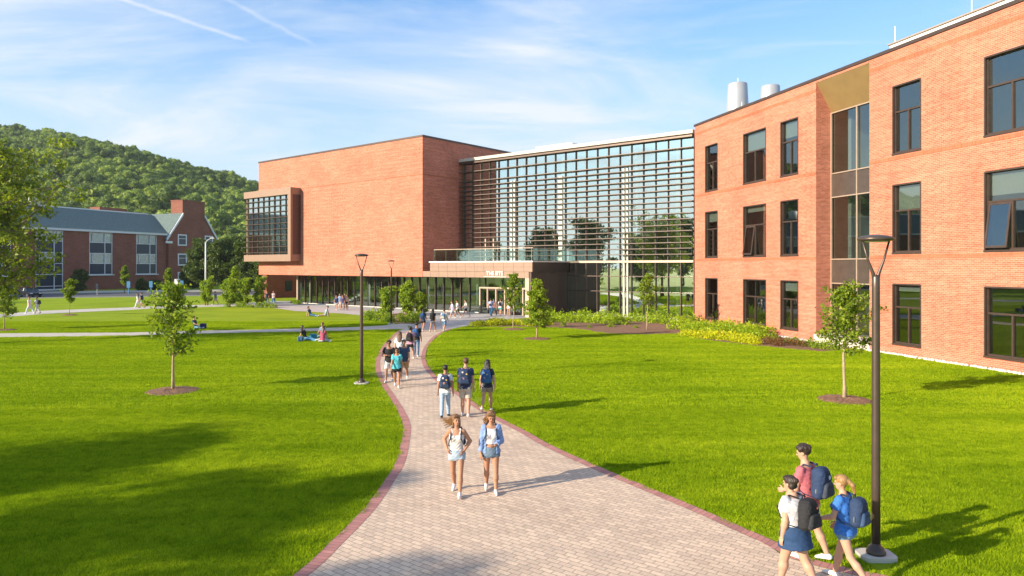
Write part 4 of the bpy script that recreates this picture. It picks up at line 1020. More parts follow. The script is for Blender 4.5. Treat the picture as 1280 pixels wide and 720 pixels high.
# ================================================================== lamps, posts, cars
LG = 'tall bronze lamp posts along the path'
def lamp_post(x, y, label, rz=0.):
    r = empty('lamp_post', (x, y, 0), rz); tag(r, label, 'lamp post', LG)
    mb = MB(); n = 10; poly = []
    for cx_, cy_, a0 in ((.2, .13, 0), (-.2, .13, 90), (-.2, -.13, 180), (.2, -.13, 270)):
        for k in range(5): a = R(a0+k*22.5); poly.append((.84*(cx_+.14*cos(a)), .84*(cy_+.14*sin(a))))
    mb.prism(poly, -.05, .07); mb.build('footing', M['concrete'], r)
    mb = MB(); mb.lathe([(.15, .07), (.15, .11), (.135, .13), (.12, .18), (.085, .2), (.07, .24)], 24); mb.build('base_flange', M['lamp'], r, True)
    mb = MB(); mb.lathe([(.068, .2), (.068, 1.2), (.062, 4.45), (.062, 4.62), (.045, 4.66)], 20); mb.build('pole', M['lamp'], r, True)
    for s in (-1, 1):
        mb = MB(); mb.tube([(s*.02, 0, 4.55), (s*.045, 0, 4.68), (s*.13, 0, 4.9), (s*.225, 0, 5.24)], [.04, .03, .02, .016], 8); mb.build('yoke_arm', M['lamp'], r, True)
    mb = MB(); mb.lathe([(.2, 5.215), (.27, 5.225), (.285, 5.25), (.275, 5.275), (.18, 5.305), (.06, 5.325), (.03, 5.325)], 32); mb.build('lamp_head', M['lamp'], r, True)
    mb = MB(); mb.lathe([(.16, 5.2), (.19, 5.214)], 24); mb.build('lens', M['lamp_lens'], r)
lamp_post(6.0, 11.74, 'large lamp post nearest the camera, beside three students at right')
lamp_post(-6.14, 29.06, 'lamp post on the left lawn edge where the path curves')
lamp_post(-10.0, 59, 'distant lamp post among the shrubs by the raised brick block')
# street light on the far road
D = 112; x = (257-640)/FOC*D
r = empty('street_light', (x, D, 0)); tag(r, 'white street light pole with short arm in front of the dark trees', 'street light')
mb = MB(); mb.tube([(0, 0, 0), (0, 0, 8.6)], [.14, .09], 10); mb.build('pole', M['wood_white'], r, True)
mb = MB(); mb.tube([(0, 0, 8.4), (.25, 0, 8.9), (.9, 0, 9.25)], [.06, .05, .04], 8); mb.build('arm', M['wood_white'], r, True)
mb = MB(); mb.box(.7, 1.35, -.12, .12, 9.2, 9.32); mb.build('lamp_head', M['wood_white'], r)
# blue posts with signs along the road
for i, (px, py, h, c, lab) in enumerate([(121.7, 368.5, 1.9, 'n', 'grey post with dark sign, leftmost along the far road'), (161, 367.5, 2.2, 'b', 'bright blue banner post by the small bushy tree'), (189, 367, 2.2, 'b', 'bright blue banner post between tree and gable windows'), (227.5, 367, 2.3, 'b', 'blue banner post under the gable of the old hall, rightmost'), (220.5, 366, 2.5, 'w', 'white sign post just left of the rightmost blue post')]):
    x, y = G(px, py); r = empty('sign_post', (x, y, 0)); tag(r, lab, 'sign post', 'posts along the far road')
    pm = {'n': M['rim'], 'b': M['banner_blue'], 'w': M['wood_white']}[c]
    mb = MB(); mb.tube([(0, 0, 0), (0, 0, h)], .1, 8); mb.build('post', pm, r)
    mb = MB(); mb.box(-.3 if c != 'n' else -.2, .3 if c != 'n' else .2, -.13, -.1, h*.5, h); mb.build('sign_panel', M['banner_blue'] if c == 'b' else (M['navy_panel'] if c == 'n' else M['wood_white']), r)

def car(x, y, rz, paint, label):
    r = empty('parked_car', (x, y, 0), rz); tag(r, label, 'car', 'cars parked on the far road')
    # side profile: x forward, z up
    lower = [(-2.25, .35), (2.2, .33), (2.28, .55), (2.2, .78), (1.9, .86), (1.0, .98), (-1.75, 1.02), (-2.2, .98), (-2.3, .7)]
    mb = MB(); n = len(lower)
    for s in (0,):
        v = [(a, -.88, b) for a, b in lower]+[(a, .88, b) for a, b in lower]; mb.add(v, [tuple(range(n)), tuple(range(2*n-1, n-1, -1))]+[(i, n+i, n+(i+1) % n, (i+1) % n) for i in range(n)])
    mb.build('body', paint, r)
    top = [(-1.95, 1.0), (1.05, .97), (.35, 1.42), (-1.3, 1.46)]
    mb = MB(); v = [(a, -.82+(.14 if b > 1.2 else 0), b) for a, b in top]+[(a, .82-(.14 if b > 1.2 else 0), b) for a, b in top]
    mb.add(v, [(0, 1, 2, 3), (7, 6, 5, 4)]+[(i, 4+i, 4+(i+1) % 4, (i+1) % 4) for i in range(4)]); mb.build('windows', M['car_glass'], r)
    mb = MB(); mb.box(-1.32, .38, -.69, .69, 1.43, 1.5)
    for s in (-1, 1):
        for a in ((-1.98, 1.0, -1.33, 1.47), (1.08, .97, .38, 1.44), (-.45, 1.0, -.45, 1.44)):
            mb.tube([(a[0], s*.825, a[1]), (a[2], s*.69, a[3])], .035, 6)
    mb.build('roof', paint, r)
    for xx in (-1.4, 1.4):
        for s in (-1, 1):
            wv = empty('wheel', (xx, s*.8, .33), 0, r)
            mb = MB(); mb.tube([(0, -.11, 0), (0, .11, 0)], .33, 20); mb.build('tyre', M['tyre'], wv)
            mb = MB(); mb.tube([(0, s*.1, 0), (0, s*.125, 0)], .2, 14); mb.build('rim', M['rim'], wv)
    for s in (-1, 1):
        mb = MB(); mb.box(2.1, 2.29, s*.6-.18, s*.6+.18, .6, .74); mb.build('headlight', M['headlight'], r)
        mb = MB(); mb.box(-2.32, -2.2, s*.65-.15, s*.65+.15, .75, .92); mb.build('tail_light', M['car_glass'], r)
    mb = MB(); mb.box(2.2, 2.31, -.5, .5, .36, .52); mb.build('grille', M['tyre'], r)
x, y = G(38, 371.6); car(x, y, R(-38), M['car_black'], 'black car facing the lawn behind the two walkers at far left')
x, y = G(8, 367.6); car(x, y, R(150), M['car_blue'], 'slate blue car at the left edge behind the black car')

# ---- thin summer air between the camera and the hill
hz_m = bpy.data.materials.new('haze'); nt, out = nodes(hz_m)
pv_ = nt.nodes.new('ShaderNodeVolumePrincipled'); pv_.inputs['Color'].default_value = (.86, .93, 1., 1); pv_.inputs['Density'].default_value = .00013; pv_.inputs['Anisotropy'].default_value = .3
nt.links.new(pv_.outputs[0], out.inputs['Volume'])
mb = MB(); mb.box(-2600, 2600, -700, 3100, -1, 150); hzo = mb.build('haze', hz_m, uv=False); tag(hzo, 'faint pale summer haze in front of the hill', kind='stuff')
# ================================================================== people: signed distance bodies meshed as one continuous surface
def polygonise(fn, lo, hi, h):
    lo = np.array(lo, float)-2*h; hi = np.array(hi, float)+2*h
    n = np.ceil((hi-lo)/h).astype(int)+1
    ax = [lo[i]+h*np.arange(n[i]) for i in range(3)]
    X, Y, Z = np.meshgrid(*ax, indexing='ij'); F = fn(np.stack([X, Y, Z], -1).astype(np.float32)).astype(np.float32)
    S = F < 0
    c = [(0,0,0),(1,0,0),(0,1,0),(1,1,0),(0,0,1),(1,0,1),(0,1,1),(1,1,1)]
    def sh(A, o): return A[o[0]:A.shape[0]-1+o[0], o[1]:A.shape[1]-1+o[1], o[2]:A.shape[2]-1+o[2]]
    cnt = sum(sh(S, o).astype(np.int8) for o in c); act = (cnt > 0) & (cnt < 8)
    idx = -np.ones(act.shape, np.int64); I = np.argwhere(act); idx[act] = np.arange(len(I))
    if not len(I): return np.zeros((0, 3)), np.zeros((0, 4), int)
    f = np.stack([sh(F, o)[act] for o in c], 1); acc = np.zeros((len(I), 3)); k = np.zeros(len(I))
    for a in range(8):
        for b in range(a+1, 8):
            if sum(abs(c[a][q]-c[b][q]) for q in range(3)) != 1: continue
            m = (f[:, a] < 0) != (f[:, b] < 0); t = np.where(m, f[:, a]/(f[:, a]-f[:, b]+1e-12), 0)
            pa = np.array(c[a]); pb = np.array(c[b]); acc += np.where(m[:, None], pa+(pb-pa)*t[:, None], 0); k += m
    V = lo+h*(I+acc/k[:, None])
    Q = []
    for d in range(3):
        a = [slice(None)]*3; b = [slice(None)]*3; a[d] = slice(0, -1); b[d] = slice(1, None)
        s0 = S[tuple(a)]; s1 = S[tuple(b)]; e = np.argwhere(s0 != s1)
        u, v = [(1, 2), (2, 0), (0, 1)][d]
        ok = (e[:, u] > 0) & (e[:, v] > 0) & (e[:, u] < n[u]-1) & (e[:, v] < n[v]-1); e = e[ok]
        if not len(e): continue
        du = np.zeros(3, int); du[u] = 1; dv = np.zeros(3, int); dv[v] = 1
        g_ = lambda x: idx[x[:, 0], x[:, 1], x[:, 2]]
        q = np.stack([g_(e-du-dv), g_(e-dv), g_(e), g_(e-du)], 1)
        ins = s0[e[:, 0], e[:, 1], e[:, 2]]
        q[~ins] = q[~ins][:, ::-1]; Q.append(q)
    return V, np.concatenate(Q)
def rc(a, b, r1, r2):
    a = np.array(a, np.float32); b = np.array(b, np.float32); ba = b-a; L = float(ba@ba)+1e-9
    def f(P):
        pa = P-a; t = np.clip((pa@ba)/L, 0, 1); return np.linalg.norm(pa-t[..., None]*ba, axis=-1)-(r1+t*(r2-r1))
    f.box = (np.minimum(a-r1, b-r2), np.maximum(a+r1, b+r2)); return f
def el(c, r, Rm=None):
    c = np.array(c, np.float32); r = np.array(r, np.float32)
    def f(P):
        q = P-c
        if Rm is not None: q = q@Rm
        return (np.linalg.norm(q/r, axis=-1)-1)*float(r.min())
    m = float(r.max()); f.box = (c-m, c+m); return f
def smin(a, b, k):
    if k <= 0: return np.minimum(a, b)
    h = np.clip(.5+.5*(b-a)/k, 0, 1); return b*(1-h)+a*h-k*h*(1-h)
def union(fs, k=.02):
    def f(P):
        d = fs[0](P)
        for g_ in fs[1:]: d = smin(d, g_(P), k)
        return d
    f.box = (np.min([g_.box[0] for g_ in fs], 0), np.max([g_.box[1] for g_ in fs], 0)); return f
def sdmesh(f, h, lo=None, hi=None):
    return polygonise(f, f.box[0] if lo is None else lo, f.box[1] if hi is None else hi, h)
def join(parts):
    V = []; F = []; n = 0
    for v, q in parts:
        V.append(v); F.append(q+n); n += len(v)
    return np.concatenate(V), np.concatenate(F)

PM_CACHE = {}
def pm(name, c, rough=.8, kind='cloth'):
    key = (name, c)
    if key in PM_CACHE: return PM_CACHE[key]
    m = bpy.data.materials.new(name); nt, out = nodes(m); p = N(nt, 'ShaderNodeBsdfPrincipled', Roughness=rough)
    v = coord(nt, 'Object'); c = np.array(c)
    f = noise(nt, 9. if kind != 'hair' else 30., 4, v if kind != 'hair' else coord(nt, 'Object', (3, 3, .4)), .6)
    k = .07 if kind == 'skin' else (.45 if kind == 'hair' else .14)
    r = ramp(nt, [(.3, tuple(c*(1-k))), (.7, tuple(np.minimum(c*(1+k), 1)))]); nt.links.new(f, r.inputs[0]); nt.links.new(r.outputs[0], p.inputs['Base Color'])
    p.inputs['Specular IOR Level'].default_value = .3 if kind != 'hair' else .5
    if kind == 'skin': p.inputs['Subsurface Weight'].default_value = .0; p.inputs['Roughness'].default_value = .55
    if kind == 'cloth': nt.links.new(bump(nt, noise(nt, 14., 3, v, .5, .6), .5, .03), p.inputs['Normal'])
    if kind == 'hair': nt.links.new(bump(nt, noise(nt, 50., 3, coord(nt, 'Object', (3, 3, .25))), .6, .01), p.inputs['Normal']); p.inputs['Roughness'].default_value = .45
    nt.links.new(p.outputs[0], out.inputs[0]); PM_CACHE[key] = m; return m
SKIN = {'fair': (.50, .285, .19), 'tan': (.42, .215, .13), 'med': (.33, .17, .105), 'dark': (.2, .105, .065)}
HAIR = {'dark': (.03, .018, .012), 'black': (.012, .010, .010), 'brown': (.10, .05, .026), 'blond': (.30, .165, .06), 'light': (.17, .085, .034), 'red': (.16, .055, .025)}

def rotx(a): c, s = cos(a), sin(a); return np.array([[1, 0, 0], [0, c, -s], [0, s, c]])
def roty(a): c, s = cos(a), sin(a); return np.array([[c, 0, s], [0, 1, 0], [-s, 0, c]])
def rotz(a): c, s = cos(a), sin(a); return np.array([[c, -s, 0], [s, c, 0], [0, 0, 1]])

PROF = {'m': [(-.10, .060, .05), (-.07, .088, .066), (-.03, .098, .072), (.0, .096, .068), (.055, .083, .058), (.12, .090, .062), (.19, .102, .068), (.235, .104, .062), (.27, .085, .05), (.295, .045, .040), (.33, .03, .032)],
        'f': [(-.10, .065, .052), (-.07, .092, .070), (-.03, .101, .073), (.0, .094, .064), (.055, .072, .050), (.12, .079, .054), (.19, .088, .062), (.235, .090, .055), (.27, .072, .044), (.295, .038, .034), (.33, .026, .028)]}
def torso_fn(sex, H, w, off, org, Rt):
    pr = np.array(PROF[sex]); z = pr[:, 0]*H; a = pr[:, 1]*H*w+off; b = pr[:, 2]*H*w*(.5+.5*w)+off
    def f(P):
        q = (P-org)@Rt; zz = np.clip(q[..., 2], z[0], z[-1])
        A = np.interp(zz, z, a); B_ = np.interp(zz, z, b)
        k = np.sqrt((q[..., 0]/A)**2+(q[..., 1]/B_)**2)
        d = (k-1)*np.minimum(A, B_)*.9; ez = np.maximum(np.abs(q[..., 2]-zz)-.0, 0)
        return np.where(ez > 0, np.sqrt(np.maximum(d, 0)**2+ez**2), d)
    m = .34*H; f.box = (org-m, org+m); return f

def hand_fns(w0, d, n, side_v, L, curl=.5):
    """palm plus four unequal bent fingers and a thumb; d forearm direction, n palm normal, side_v towards the thumb"""
    pc = w0+d*L*.24; Rm = np.stack([side_v, n, d], 1)
    fs = [el(pc, (L*.22, L*.085, L*.30), Rm), rc(w0-d*.02, w0+d*L*.12, L*.15, L*.15)]
    for i, (o, ln) in enumerate(zip((.16, .055, -.05, -.15), (.40, .45, .42, .33))):
        p = w0+d*L*.47+side_v*o*L; dd = d.copy(); pts = [w0+d*L*.3+side_v*o*L*.9, p]
        for j in range(3):
            a = curl*(.5+.35*j); dd = d*cos(a)+n*sin(a); pts.append(pts[-1]+dd*ln*L*(.42, .33, .25)[j])
        for j in range(len(pts)-1): fs.append(rc(pts[j], pts[j+1], L*.048-.0008*j, L*.046-.0008*j))
    t0 = w0+d*L*.12+side_v*L*.13; t1 = t0+(side_v*.75+d*.6+n*.25)*L*.2; t2 = t1+(d*.9+side_v*.25+n*.35)*L*.18; t3 = t2+(d*.95+n*.35)*L*.12
    for a, b in ((t0, t1), (t1, t2), (t2, t3)): fs.append(rc(a, b, L*.062, L*.052))
    return fs

WALK1 = dict(L=(24, 6), Rr=(-16, 22), aL=(-16, 8, 16, 0), aR=(18, 8, 22, 0))
WALK2 = dict(L=(-16, 22), Rr=(24, 6), aL=(18, 8, 22, 0), aR=(-16, 8, 16, 0))
STAND = dict(L=(3, 3), Rr=(-3, 2), aL=(4, 8, 14, 0), aR=(2, 8, 18, 0))
def make_person(x, y, face, H, sex='f', pose=WALK1, w=1., skin='fair', hair='long', hairc='brown', top='tee', topc=(.8, .8, .8), bot='shorts', botc=(.1, .1, .12), shoec=(.66, .66, .66), label='', lod=1, head=(0, 0), lean=3, hemo=None, badges=None, pack=None, packlab='', group=None, glasses=False, sit=False, z0=0., blow=None, phone=False, cap=None, under=None):
    h = {0: .011, 1: .016, 2: .026}[lod]
    root = empty('person', (x, y, z0), R(face)); tag(root, label, 'person', group)
    up = np.array([0, 0, 1.])
    # ---- joints
    Rt = rotx(R(-lean if not sit else pose.get('lean', 12)*1.0)) if not sit else rotx(R(pose.get('lean', 12)))
    def legj(side, hip, knee, ab=0):
        p = Rt@np.array([side*.052*H, 0, -.025*H]); a = R(hip); k = R(hip-knee)
        t = np.array([side*sin(R(ab))*cos(a*0), sin(a), -cos(a)]); t /= np.linalg.norm(t)
        s = np.array([side*sin(R(ab))*.4, sin(k), -cos(k)]); s /= np.linalg.norm(s)
        kn = p+t*.235*H; an = kn+s*.235*H; return p, kn, an, s
    jl = legj(-1, *pose['L'], pose.get('ab', 1)); jr = legj(1, *pose['Rr'], pose.get('ab', 1))
    low = min(jl[2][2], jr[2][2])-.042*H
    if sit: low = -.115*H*(.6+.4*w)
    org = np.array([0, 0, -low])
    jl = [q+org if i < 3 else q for i, q in enumerate(jl)]; jr = [q+org if i < 3 else q for i, q in enumerate(jr)]
    if sit:   # keep knees and feet on or above the ground
        for j in (jl, jr):
            j[1][2] = max(j[1][2], .05); j[2][2] = max(j[2][2], .035)
    T = lambda v: org+Rt@np.array(v, float)
    sh = .1*H if sex == 'm' else .088*H; sh *= (.75+.25*w)
    arms = []
    for side, key in ((-1, 'aL'), (1, 'aR')):
        sw, ab, el_, inw = pose[key]
        s0 = T((side*sh, 0, .262*H)); a = R(sw)
        u = np.array([side*sin(R(ab)), sin(a)*cos(R(ab)), -cos(a)*cos(R(ab))]); f_ = R(sw+el_)
        fo = np.array([side*sin(R(ab))*.6-side*sin(R(inw)), sin(f_)*cos(R(inw)), -cos(f_)*cos(R(inw))]); u /= np.linalg.norm(u); fo /= np.linalg.norm(fo)
        u = Rt@u; fo = Rt@fo; e0 = s0+u*.165*H; w0 = e0+fo*.145*H
        sv = np.array([-side*.3, 1., 0]); sv -= fo*(sv@fo); sv /= np.linalg.norm(sv); nn = np.cross(sv, fo)*side*-1
        if nn@np.array([-side, 0, 0]) < 0: nn = -nn
        arms.append((s0, e0, w0, u, fo, sv, nn, side))
    ww = .55+.45*w if w < 1.15 else .25+.72*w
    limb = []
    for p, kn, an, s in (jl, jr):
        limb += [rc(p, kn, .052*H*ww, .032*H*ww), rc(kn, kn+s*.09*H, .031*H*ww, .034*H*ww), rc(kn+s*.08*H-np.array([0, .008*H, 0]), an, .034*H*ww, .0195*H)]
    feet = []
    for i, (p, kn, an, s) in enumerate((jl, jr)):
        rear = (pose['L'] if i == 0 else pose['Rr']); tilt = 0 if sit else max(0., min(35., -(rear[0]-rear[1])-12))
        fd = np.array([0.06*(-1 if i == 0 else 1), cos(R(tilt)), -sin(R(tilt))]) if not sit else np.array([.2*(-1 if i == 0 else 1), .75, .55])
        fd /= np.linalg.norm(fd); upv = np.cross(np.cross(fd, up), fd); feet.append((an, fd, upv))
    if not sit:
        mn = min(min((an-upv*.03*H)[2], (an+fd*.1*H-upv*.026*H)[2]) for an, fd, upv in feet)-.012
        root.location[2] = z0-mn if mn < 0 or True else z0
    for an, fd, upv in feet:
        limb += [rc(an-upv*.012*H, an+fd*.085*H-upv*.022*H, .022*H, .014*H)]
    af = []
    for s0, e0, w0, u, fo, sv, nn, side in arms:
        af += [rc(s0, e0, .029*H*ww, .0235*H*ww), rc(e0, e0+fo*.04*H, .0235*H*ww, .0245*H*ww), rc(e0+fo*.04*H, w0, .0245*H*ww, .0155*H)]
    torso = torso_fn(sex, H, w, 0, org, Rt)
    neck = rc(T((0, .0, .27*H)), T((0, .008*H, .365*H)), .031*H if sex == 'm' else .026*H, .028*H if sex == 'm' else .024*H)
    shd = [rc(T((-sh*.8, 0, .268*H)), T((sh*.8, 0, .268*H)), .030*H, .030*H)]
    chest = [el(T((s*.04*H, .048*H, .185*H)), (.036*H, .030*H, .036*H)) for s in (-1, 1)] if sex == 'f' else []
    glute = [el(T((s*.042*H, -.035*H, -.05*H)), (.05*H*w, .042*H, .05*H)) for s in (-1, 1)]
    # head frame
    yaw, pit = head; Rh = Rt@rotz(R(yaw))@rotx(R(pit)) if not sit else rotz(R(yaw))@rotx(R(pit))
    hc = T((0, .012*H, .405*H)); HP = lambda v: hc+Rh@(np.array(v, float)*H)
    hf = [el(HP((0, -.008, .014)), (.043*H, .053*H, .050*H), Rh), el(HP((0, .012, -.018)), (.034*H, .038*H, .043*H), Rh), rc(HP((0, .035, -.046)), HP((0, .03, -.05)), .015*H, .014*H)]
    face_d = [rc(HP((0, .048, .008)), HP((0, .060, -.014)), .0045*H, .0085*H), rc(HP((-.018, .043, .014)), HP((.018, .043, .014)), .009*H, .009*H)] + [el(HP((s*.0425, -.004, -.004)), (.006*H, .011*H, .017*H), Rh) for s in (-1, 1)] + [rc(HP((-.012, .046, -.031)), HP((.012, .046, -.031)), .0055*H, .0055*H)]
    eyeh = [el(HP((s*.017, .052, .0)), (.0095*H, .006*H, .006*H), Rh) for s in (-1, 1)]
    skinm = pm('skin_'+skin, SKIN[skin], .5, 'skin')
    def ubody(P):
        d = torso(P)
        for g_ in shd: d = smin(d, g_(P), .02*H)
        for g_ in glute+chest: d = smin(d, g_(P), .02*H)
        for i in range(0, len(limb)): d = smin(d, limb[i](P), .012*H)
        # the legs keep apart from each other and the arms from the trunk
        a_ = None
        for g_ in af: a_ = g_(P) if a_ is None else smin(a_, g_(P), .012*H)
        d = smin(d, a_, .006*H); d = smin(d, neck(P), .014*H)
        hd = hf[0](P)
        for g_ in hf[1:]: hd = smin(hd, g_(P), .018*H)
        for g_ in face_d: hd = smin(hd, g_(P), .006*H)
        for g_ in eyeh: hd = np.maximum(hd, -g_(P))
        d = smin(d, hd, .012*H); return d
    allf = [torso]+limb+af+hf
    lo = np.min([g_.box[0] for g_ in limb+af+hf+shd+glute], 0); hi = np.max([g_.box[1] for g_ in limb+af+hf+shd+glute+face_d], 0)
    parts = [sdmesh(ubody, h, lo, hi)]
    if lod < 2:
        hh = .006*h/.011 if lod == 0 else .008
        curl = pose.get('curl', .55)
        for s0, e0, w0, u, fo, sv, nn, side in arms:
            parts.append(sdmesh(union(hand_fns(w0, fo, nn, sv, .105*H, curl), .006), hh*.8 if lod == 0 else hh))
        if lod == 0:
            def hfn(P):
                hd = hf[0](P)
                for g_ in hf[1:]: hd = smin(hd, g_(P), .018*H)
                for g_ in face_d: hd = smin(hd, g_(P), .006*H)
                for g_ in eyeh: hd = np.maximum(hd, -g_(P))
                return hd-.0012
            parts.append(sdmesh(hfn, .006, hc-.095*H, hc+.095*H))
    else:
        for s0, e0, w0, u, fo, sv, nn, side in arms:
            parts.append(sdmesh(union(hand_fns(w0, fo, nn, sv, .11*H, .4)[:], .01), .014))
    V, F = join(parts); npmesh('body', V, F, skinm, root, True)
    if lod == 0:
        ev = [sdmesh(union([el(HP((s*.017, .0495, .0)), (.0085*H, .005*H, .0048*H), Rh)], 0), .003) for s in (-1, 1)]
        V, F = join(ev); npmesh('eyes', V, F, pm('eye_dark', (.05, .035, .03), .3), root, True)
        V, F = sdmesh(union([rc(HP((-.012, .0505, -.031)), HP((.012, .0505, -.031)), .0035*H, .0035*H)], 0), .003); npmesh('lips', V, F, pm('lips', (.42, .13, .11), .5), root, True)
        V, F = join([sdmesh(rc(HP((s*.01, .0515, .0145)), HP((s*.026, .047, .0145)), .0028*H, .002*H), .003) for s in (-1, 1)]); npmesh('eyebrows', V, F, pm('brow', HAIR[hairc], .7), root, True)
    # ---- hair
    hm = pm('hair_'+hairc, HAIR[hairc], .5, 'hair')
    capf = el(HP((0, -.013, .020)), (.050*H, .058*H, .055*H), Rh)
    cut = el(HP((0, .062, -.024)), (.043*H, .050*H, .052*H), Rh)
    fringe = rc(HP((-.03, .030, .050)), HP((.03, .030, .050)), .016*H, .016*H)
    hs = [capf]; extra = []
    if hair == 'short': lowz = -.028
    else: lowz = -.05
    if hair == 'curly':
        rgh = np.random.default_rng(3)
        for i in range(26):
            e = rgh.normal(size=3); e /= np.linalg.norm(e); e[2] = abs(e[2])*.9-.1
            if e[1] > .55 and e[2] < .45: continue
            extra.append(el(HP((e[0]*.052, -.01+e[1]*.056, .024+e[2]*.056)), (.015*H,)*3))
        lowz = -.03
    if hair in ('long', 'blown', 'straight'):
        tail = .20 if hair != 'straight' else .25; wd_ = 1.35 if hair != 'straight' else 1.9
        if blow is None:
            for s in (-.030, -.015, 0, .015, .030): extra.append(rc(HP((s, -.035, .0)), hc+Rt@(np.array([s*wd_, (-.062 if hair != 'straight' else -.088)-.01*(.03-abs(s))/.03, -tail+abs(s)*.8])*H), .026*H, .019*H))
            for s in (-1, 1): extra.append(rc(HP((s*.043, -.01, .01)), hc+Rt@(np.array([s*.052, -.02, -.12])*H), .016*H, .012*H))
        else:
            bv = np.array(blow)
            for i, s in enumerate((-.03, -.015, 0, .015, .03)):
                extra.append(rc(HP((s*.6, -.035, .015+s)), HP((s*.6, -.035, .0+s))+bv*H*(.7+.1*i)*.5, .024*H, .015*H)); extra.append(rc(HP((s*.6, -.035, .0+s))+bv*H*(.7+.1*i)*.5, HP((0, -.03, s))+bv*H*(1.+.12*i)+up*(.02*i-.03)*H, .015*H, .004*H))
            extra.append(rc(HP((-.038, -.005, .01)), HP((-.045, .0, -.10)), .016*H, .01*H)); extra.append(rc(HP((.038, -.01, .01)), HP((.042, -.01, -.09)), .016*H, .01*H))
    if hair == 'pony':
        extra += [el(HP((0, -.066, .012)), (.018*H,)*3), rc(HP((0, -.07, .012)), HP((.0, -.098, -.03)), .017*H, .02*H), rc(HP((.0, -.098, -.03)), HP((.012, -.098, -.125)), .02*H, .006*H)]
        lowz = -.03
    if hair == 'bun':
        extra += [el(HP((0, -.066, .03)), (.026*H, .022*H, .026*H)), rc(HP((-.02, -.03, -.02)), HP((.02, -.03, -.02)), .03*H, .03*H)]; lowz = -.04
    if hair == 'bob':
        extra += [rc(HP((s, -.02, .0)), HP((s*1.1, -.035, -.07)), .024*H, .02*H) for s in (-.03, -.012, .012, .03)]
    exu = union(extra, .012*H) if extra else None
    low_pt = HP((0, 0, lowz)); upd = Rh@up
    def hairf(P):
        d = smin(capf(P), fringe(P), .01*H); d = np.maximum(d, -cut(P)); d = np.maximum(d, -((P-low_pt)@upd))
        if exu is not None: d = smin(d, exu(P), .01*H)
        q = P/H
        return d+.0022*H*np.sin(q[..., 0]*260+np.sin(q[..., 2]*70)*2)*np.sin(q[..., 1]*230)
    hbx = union([capf, fringe]+extra)
    V, F = sdmesh(hairf, max(h*.62, .007), hbx.box[0]-.005, hbx.box[1]+.005); npmesh('hair', V, F, hm, root, True)
    if glasses:
        V, F = join([sdmesh(el(HP((s*.018, .058, .001)), (.014*H, .006*H, .011*H), Rh), .004) for s in (-1, 1)]+[sdmesh(rc(HP((-.04, .05, .004)), HP((.04, .05, .004)), .003*H, .003*H), .003)]); npmesh('sunglasses', V, F, pm('dark_lens', (.01, .01, .01), .15), root, True)
    # ---- clothes
    def tor(off): return torso_fn(sex, H, w, off, org, Rt)
    iz = lambda P: ((P-org)@Rt)[..., 2]
    ix = lambda P: (P-org)@Rt
    wr = lambda P, a=(.006 if lod == 0 else .0045): a*np.sin(P[..., 2]*62+P[..., 0]*31)*np.sin(P[..., 0]*44+P[..., 1]*37+P[..., 2]*18)
    if top != 'none':
        off = {'tee': .020, 'tank': .010, 'crop': .010, 'shirt': .028, 'hoodie': .030}[top]
        hem = {'tee': -.055, 'tank': .015, 'crop': .075, 'shirt': -.04, 'hoodie': -.05}[top]*H
        if hemo is not None: hem = hemo*H
        nz = {'tee': .287, 'tank': .225, 'crop': .235, 'shirt': .292, 'hoodie': .295}[top]*H
        T0 = tor(off); sleeve = {'tee': .55, 'tank': 0, 'crop': 0, 'shirt': 1.85, 'hoodie': 1.9}[top]
        sl_ = []
        for s0, e0, w0, u, fo, sv, nn, side in arms:
            r0 = .029*H*ww+.012
            if sleeve and sleeve < 1:
                e_ = s0+u*.165*H*(sleeve+.12); c_ = s0+u*.165*H*sleeve; sl_.append((rc(s0-u*.01, e_, r0+.004, r0+.010), c_, u))
            elif sleeve >= 1:
                sl_.append((rc(s0-u*.01, e0, r0+.004, r0+.002), None, u)); c_ = e0+fo*.145*H*(sleeve-1); sl_.append((rc(e0, e0+fo*.145*H, r0, r0-.006), c_, fo))
        sb = [rc(T((-sh*.82, 0, .268*H)), T((sh*.82, 0, .268*H)), .030*H+off*.6, .030*H+off*.6)] if top not in ('tank', 'crop') else []
        ch = [el(T((s*.04*H, .048*H, .185*H)), (.036*H+off, .030*H+off, .036*H+off)) for s in (-1, 1)] if sex == 'f' else []
        gl = [el(T((s*.042*H, -.035*H, -.05*H)), (.05*H*w+off, .042*H+off, .05*H+off)) for s in (-1, 1)]
        def topf(P):
            d = T0(P); q = ix(P)
            for g_ in ch+gl+sb: d = smin(d, g_(P), .02*H)
            nk = nz-.9*np.maximum(q[..., 1], 0)*(top in ('tee', 'shirt', 'crop'))*.35
            d = np.maximum(d, hem-q[..., 2]); d = np.maximum(d, q[..., 2]-nk)
            if top == 'shirt': d = np.maximum(d, -np.maximum(np.abs(q[..., 0])-.062*H, -q[..., 1]+.01))
            for g_, c_, ax in sl_:
                e = g_(P)
                if c_ is not None: e = np.maximum(e, (P-c_)@ax)
                d = smin(d, e, .018)
            if top in ('tank', 'crop'):
                for s in (-1, 1): d = smin(d, strap_f[s](P), .008)
            return d+wr(P)
        strap_f = {}
        for s in (-1, 1):
            strap_f[s] = union([rc(T((s*.048*H, .058*H, .21*H)), T((s*.052*H, .02*H, .293*H)), .011*H, .010*H), rc(T((s*.052*H, .02*H, .293*H)), T((s*.048*H, -.05*H, .22*H)), .010*H, .011*H)], .004)
        bx = [T0]+[g_ for g_, _, _ in sl_]+sb+gl
        V, F = sdmesh(topf, h, np.min([b_.box[0] for b_ in [T0]+[g_ for g_, _, _ in sl_]], 0)*[1, 1, 0]+[-.0, 0, (org+Rt@np.array([0, 0, hem]))[2]-.1], np.max([b_.box[1] for b_ in [T0]+[g_ for g_, _, _ in sl_]], 0))
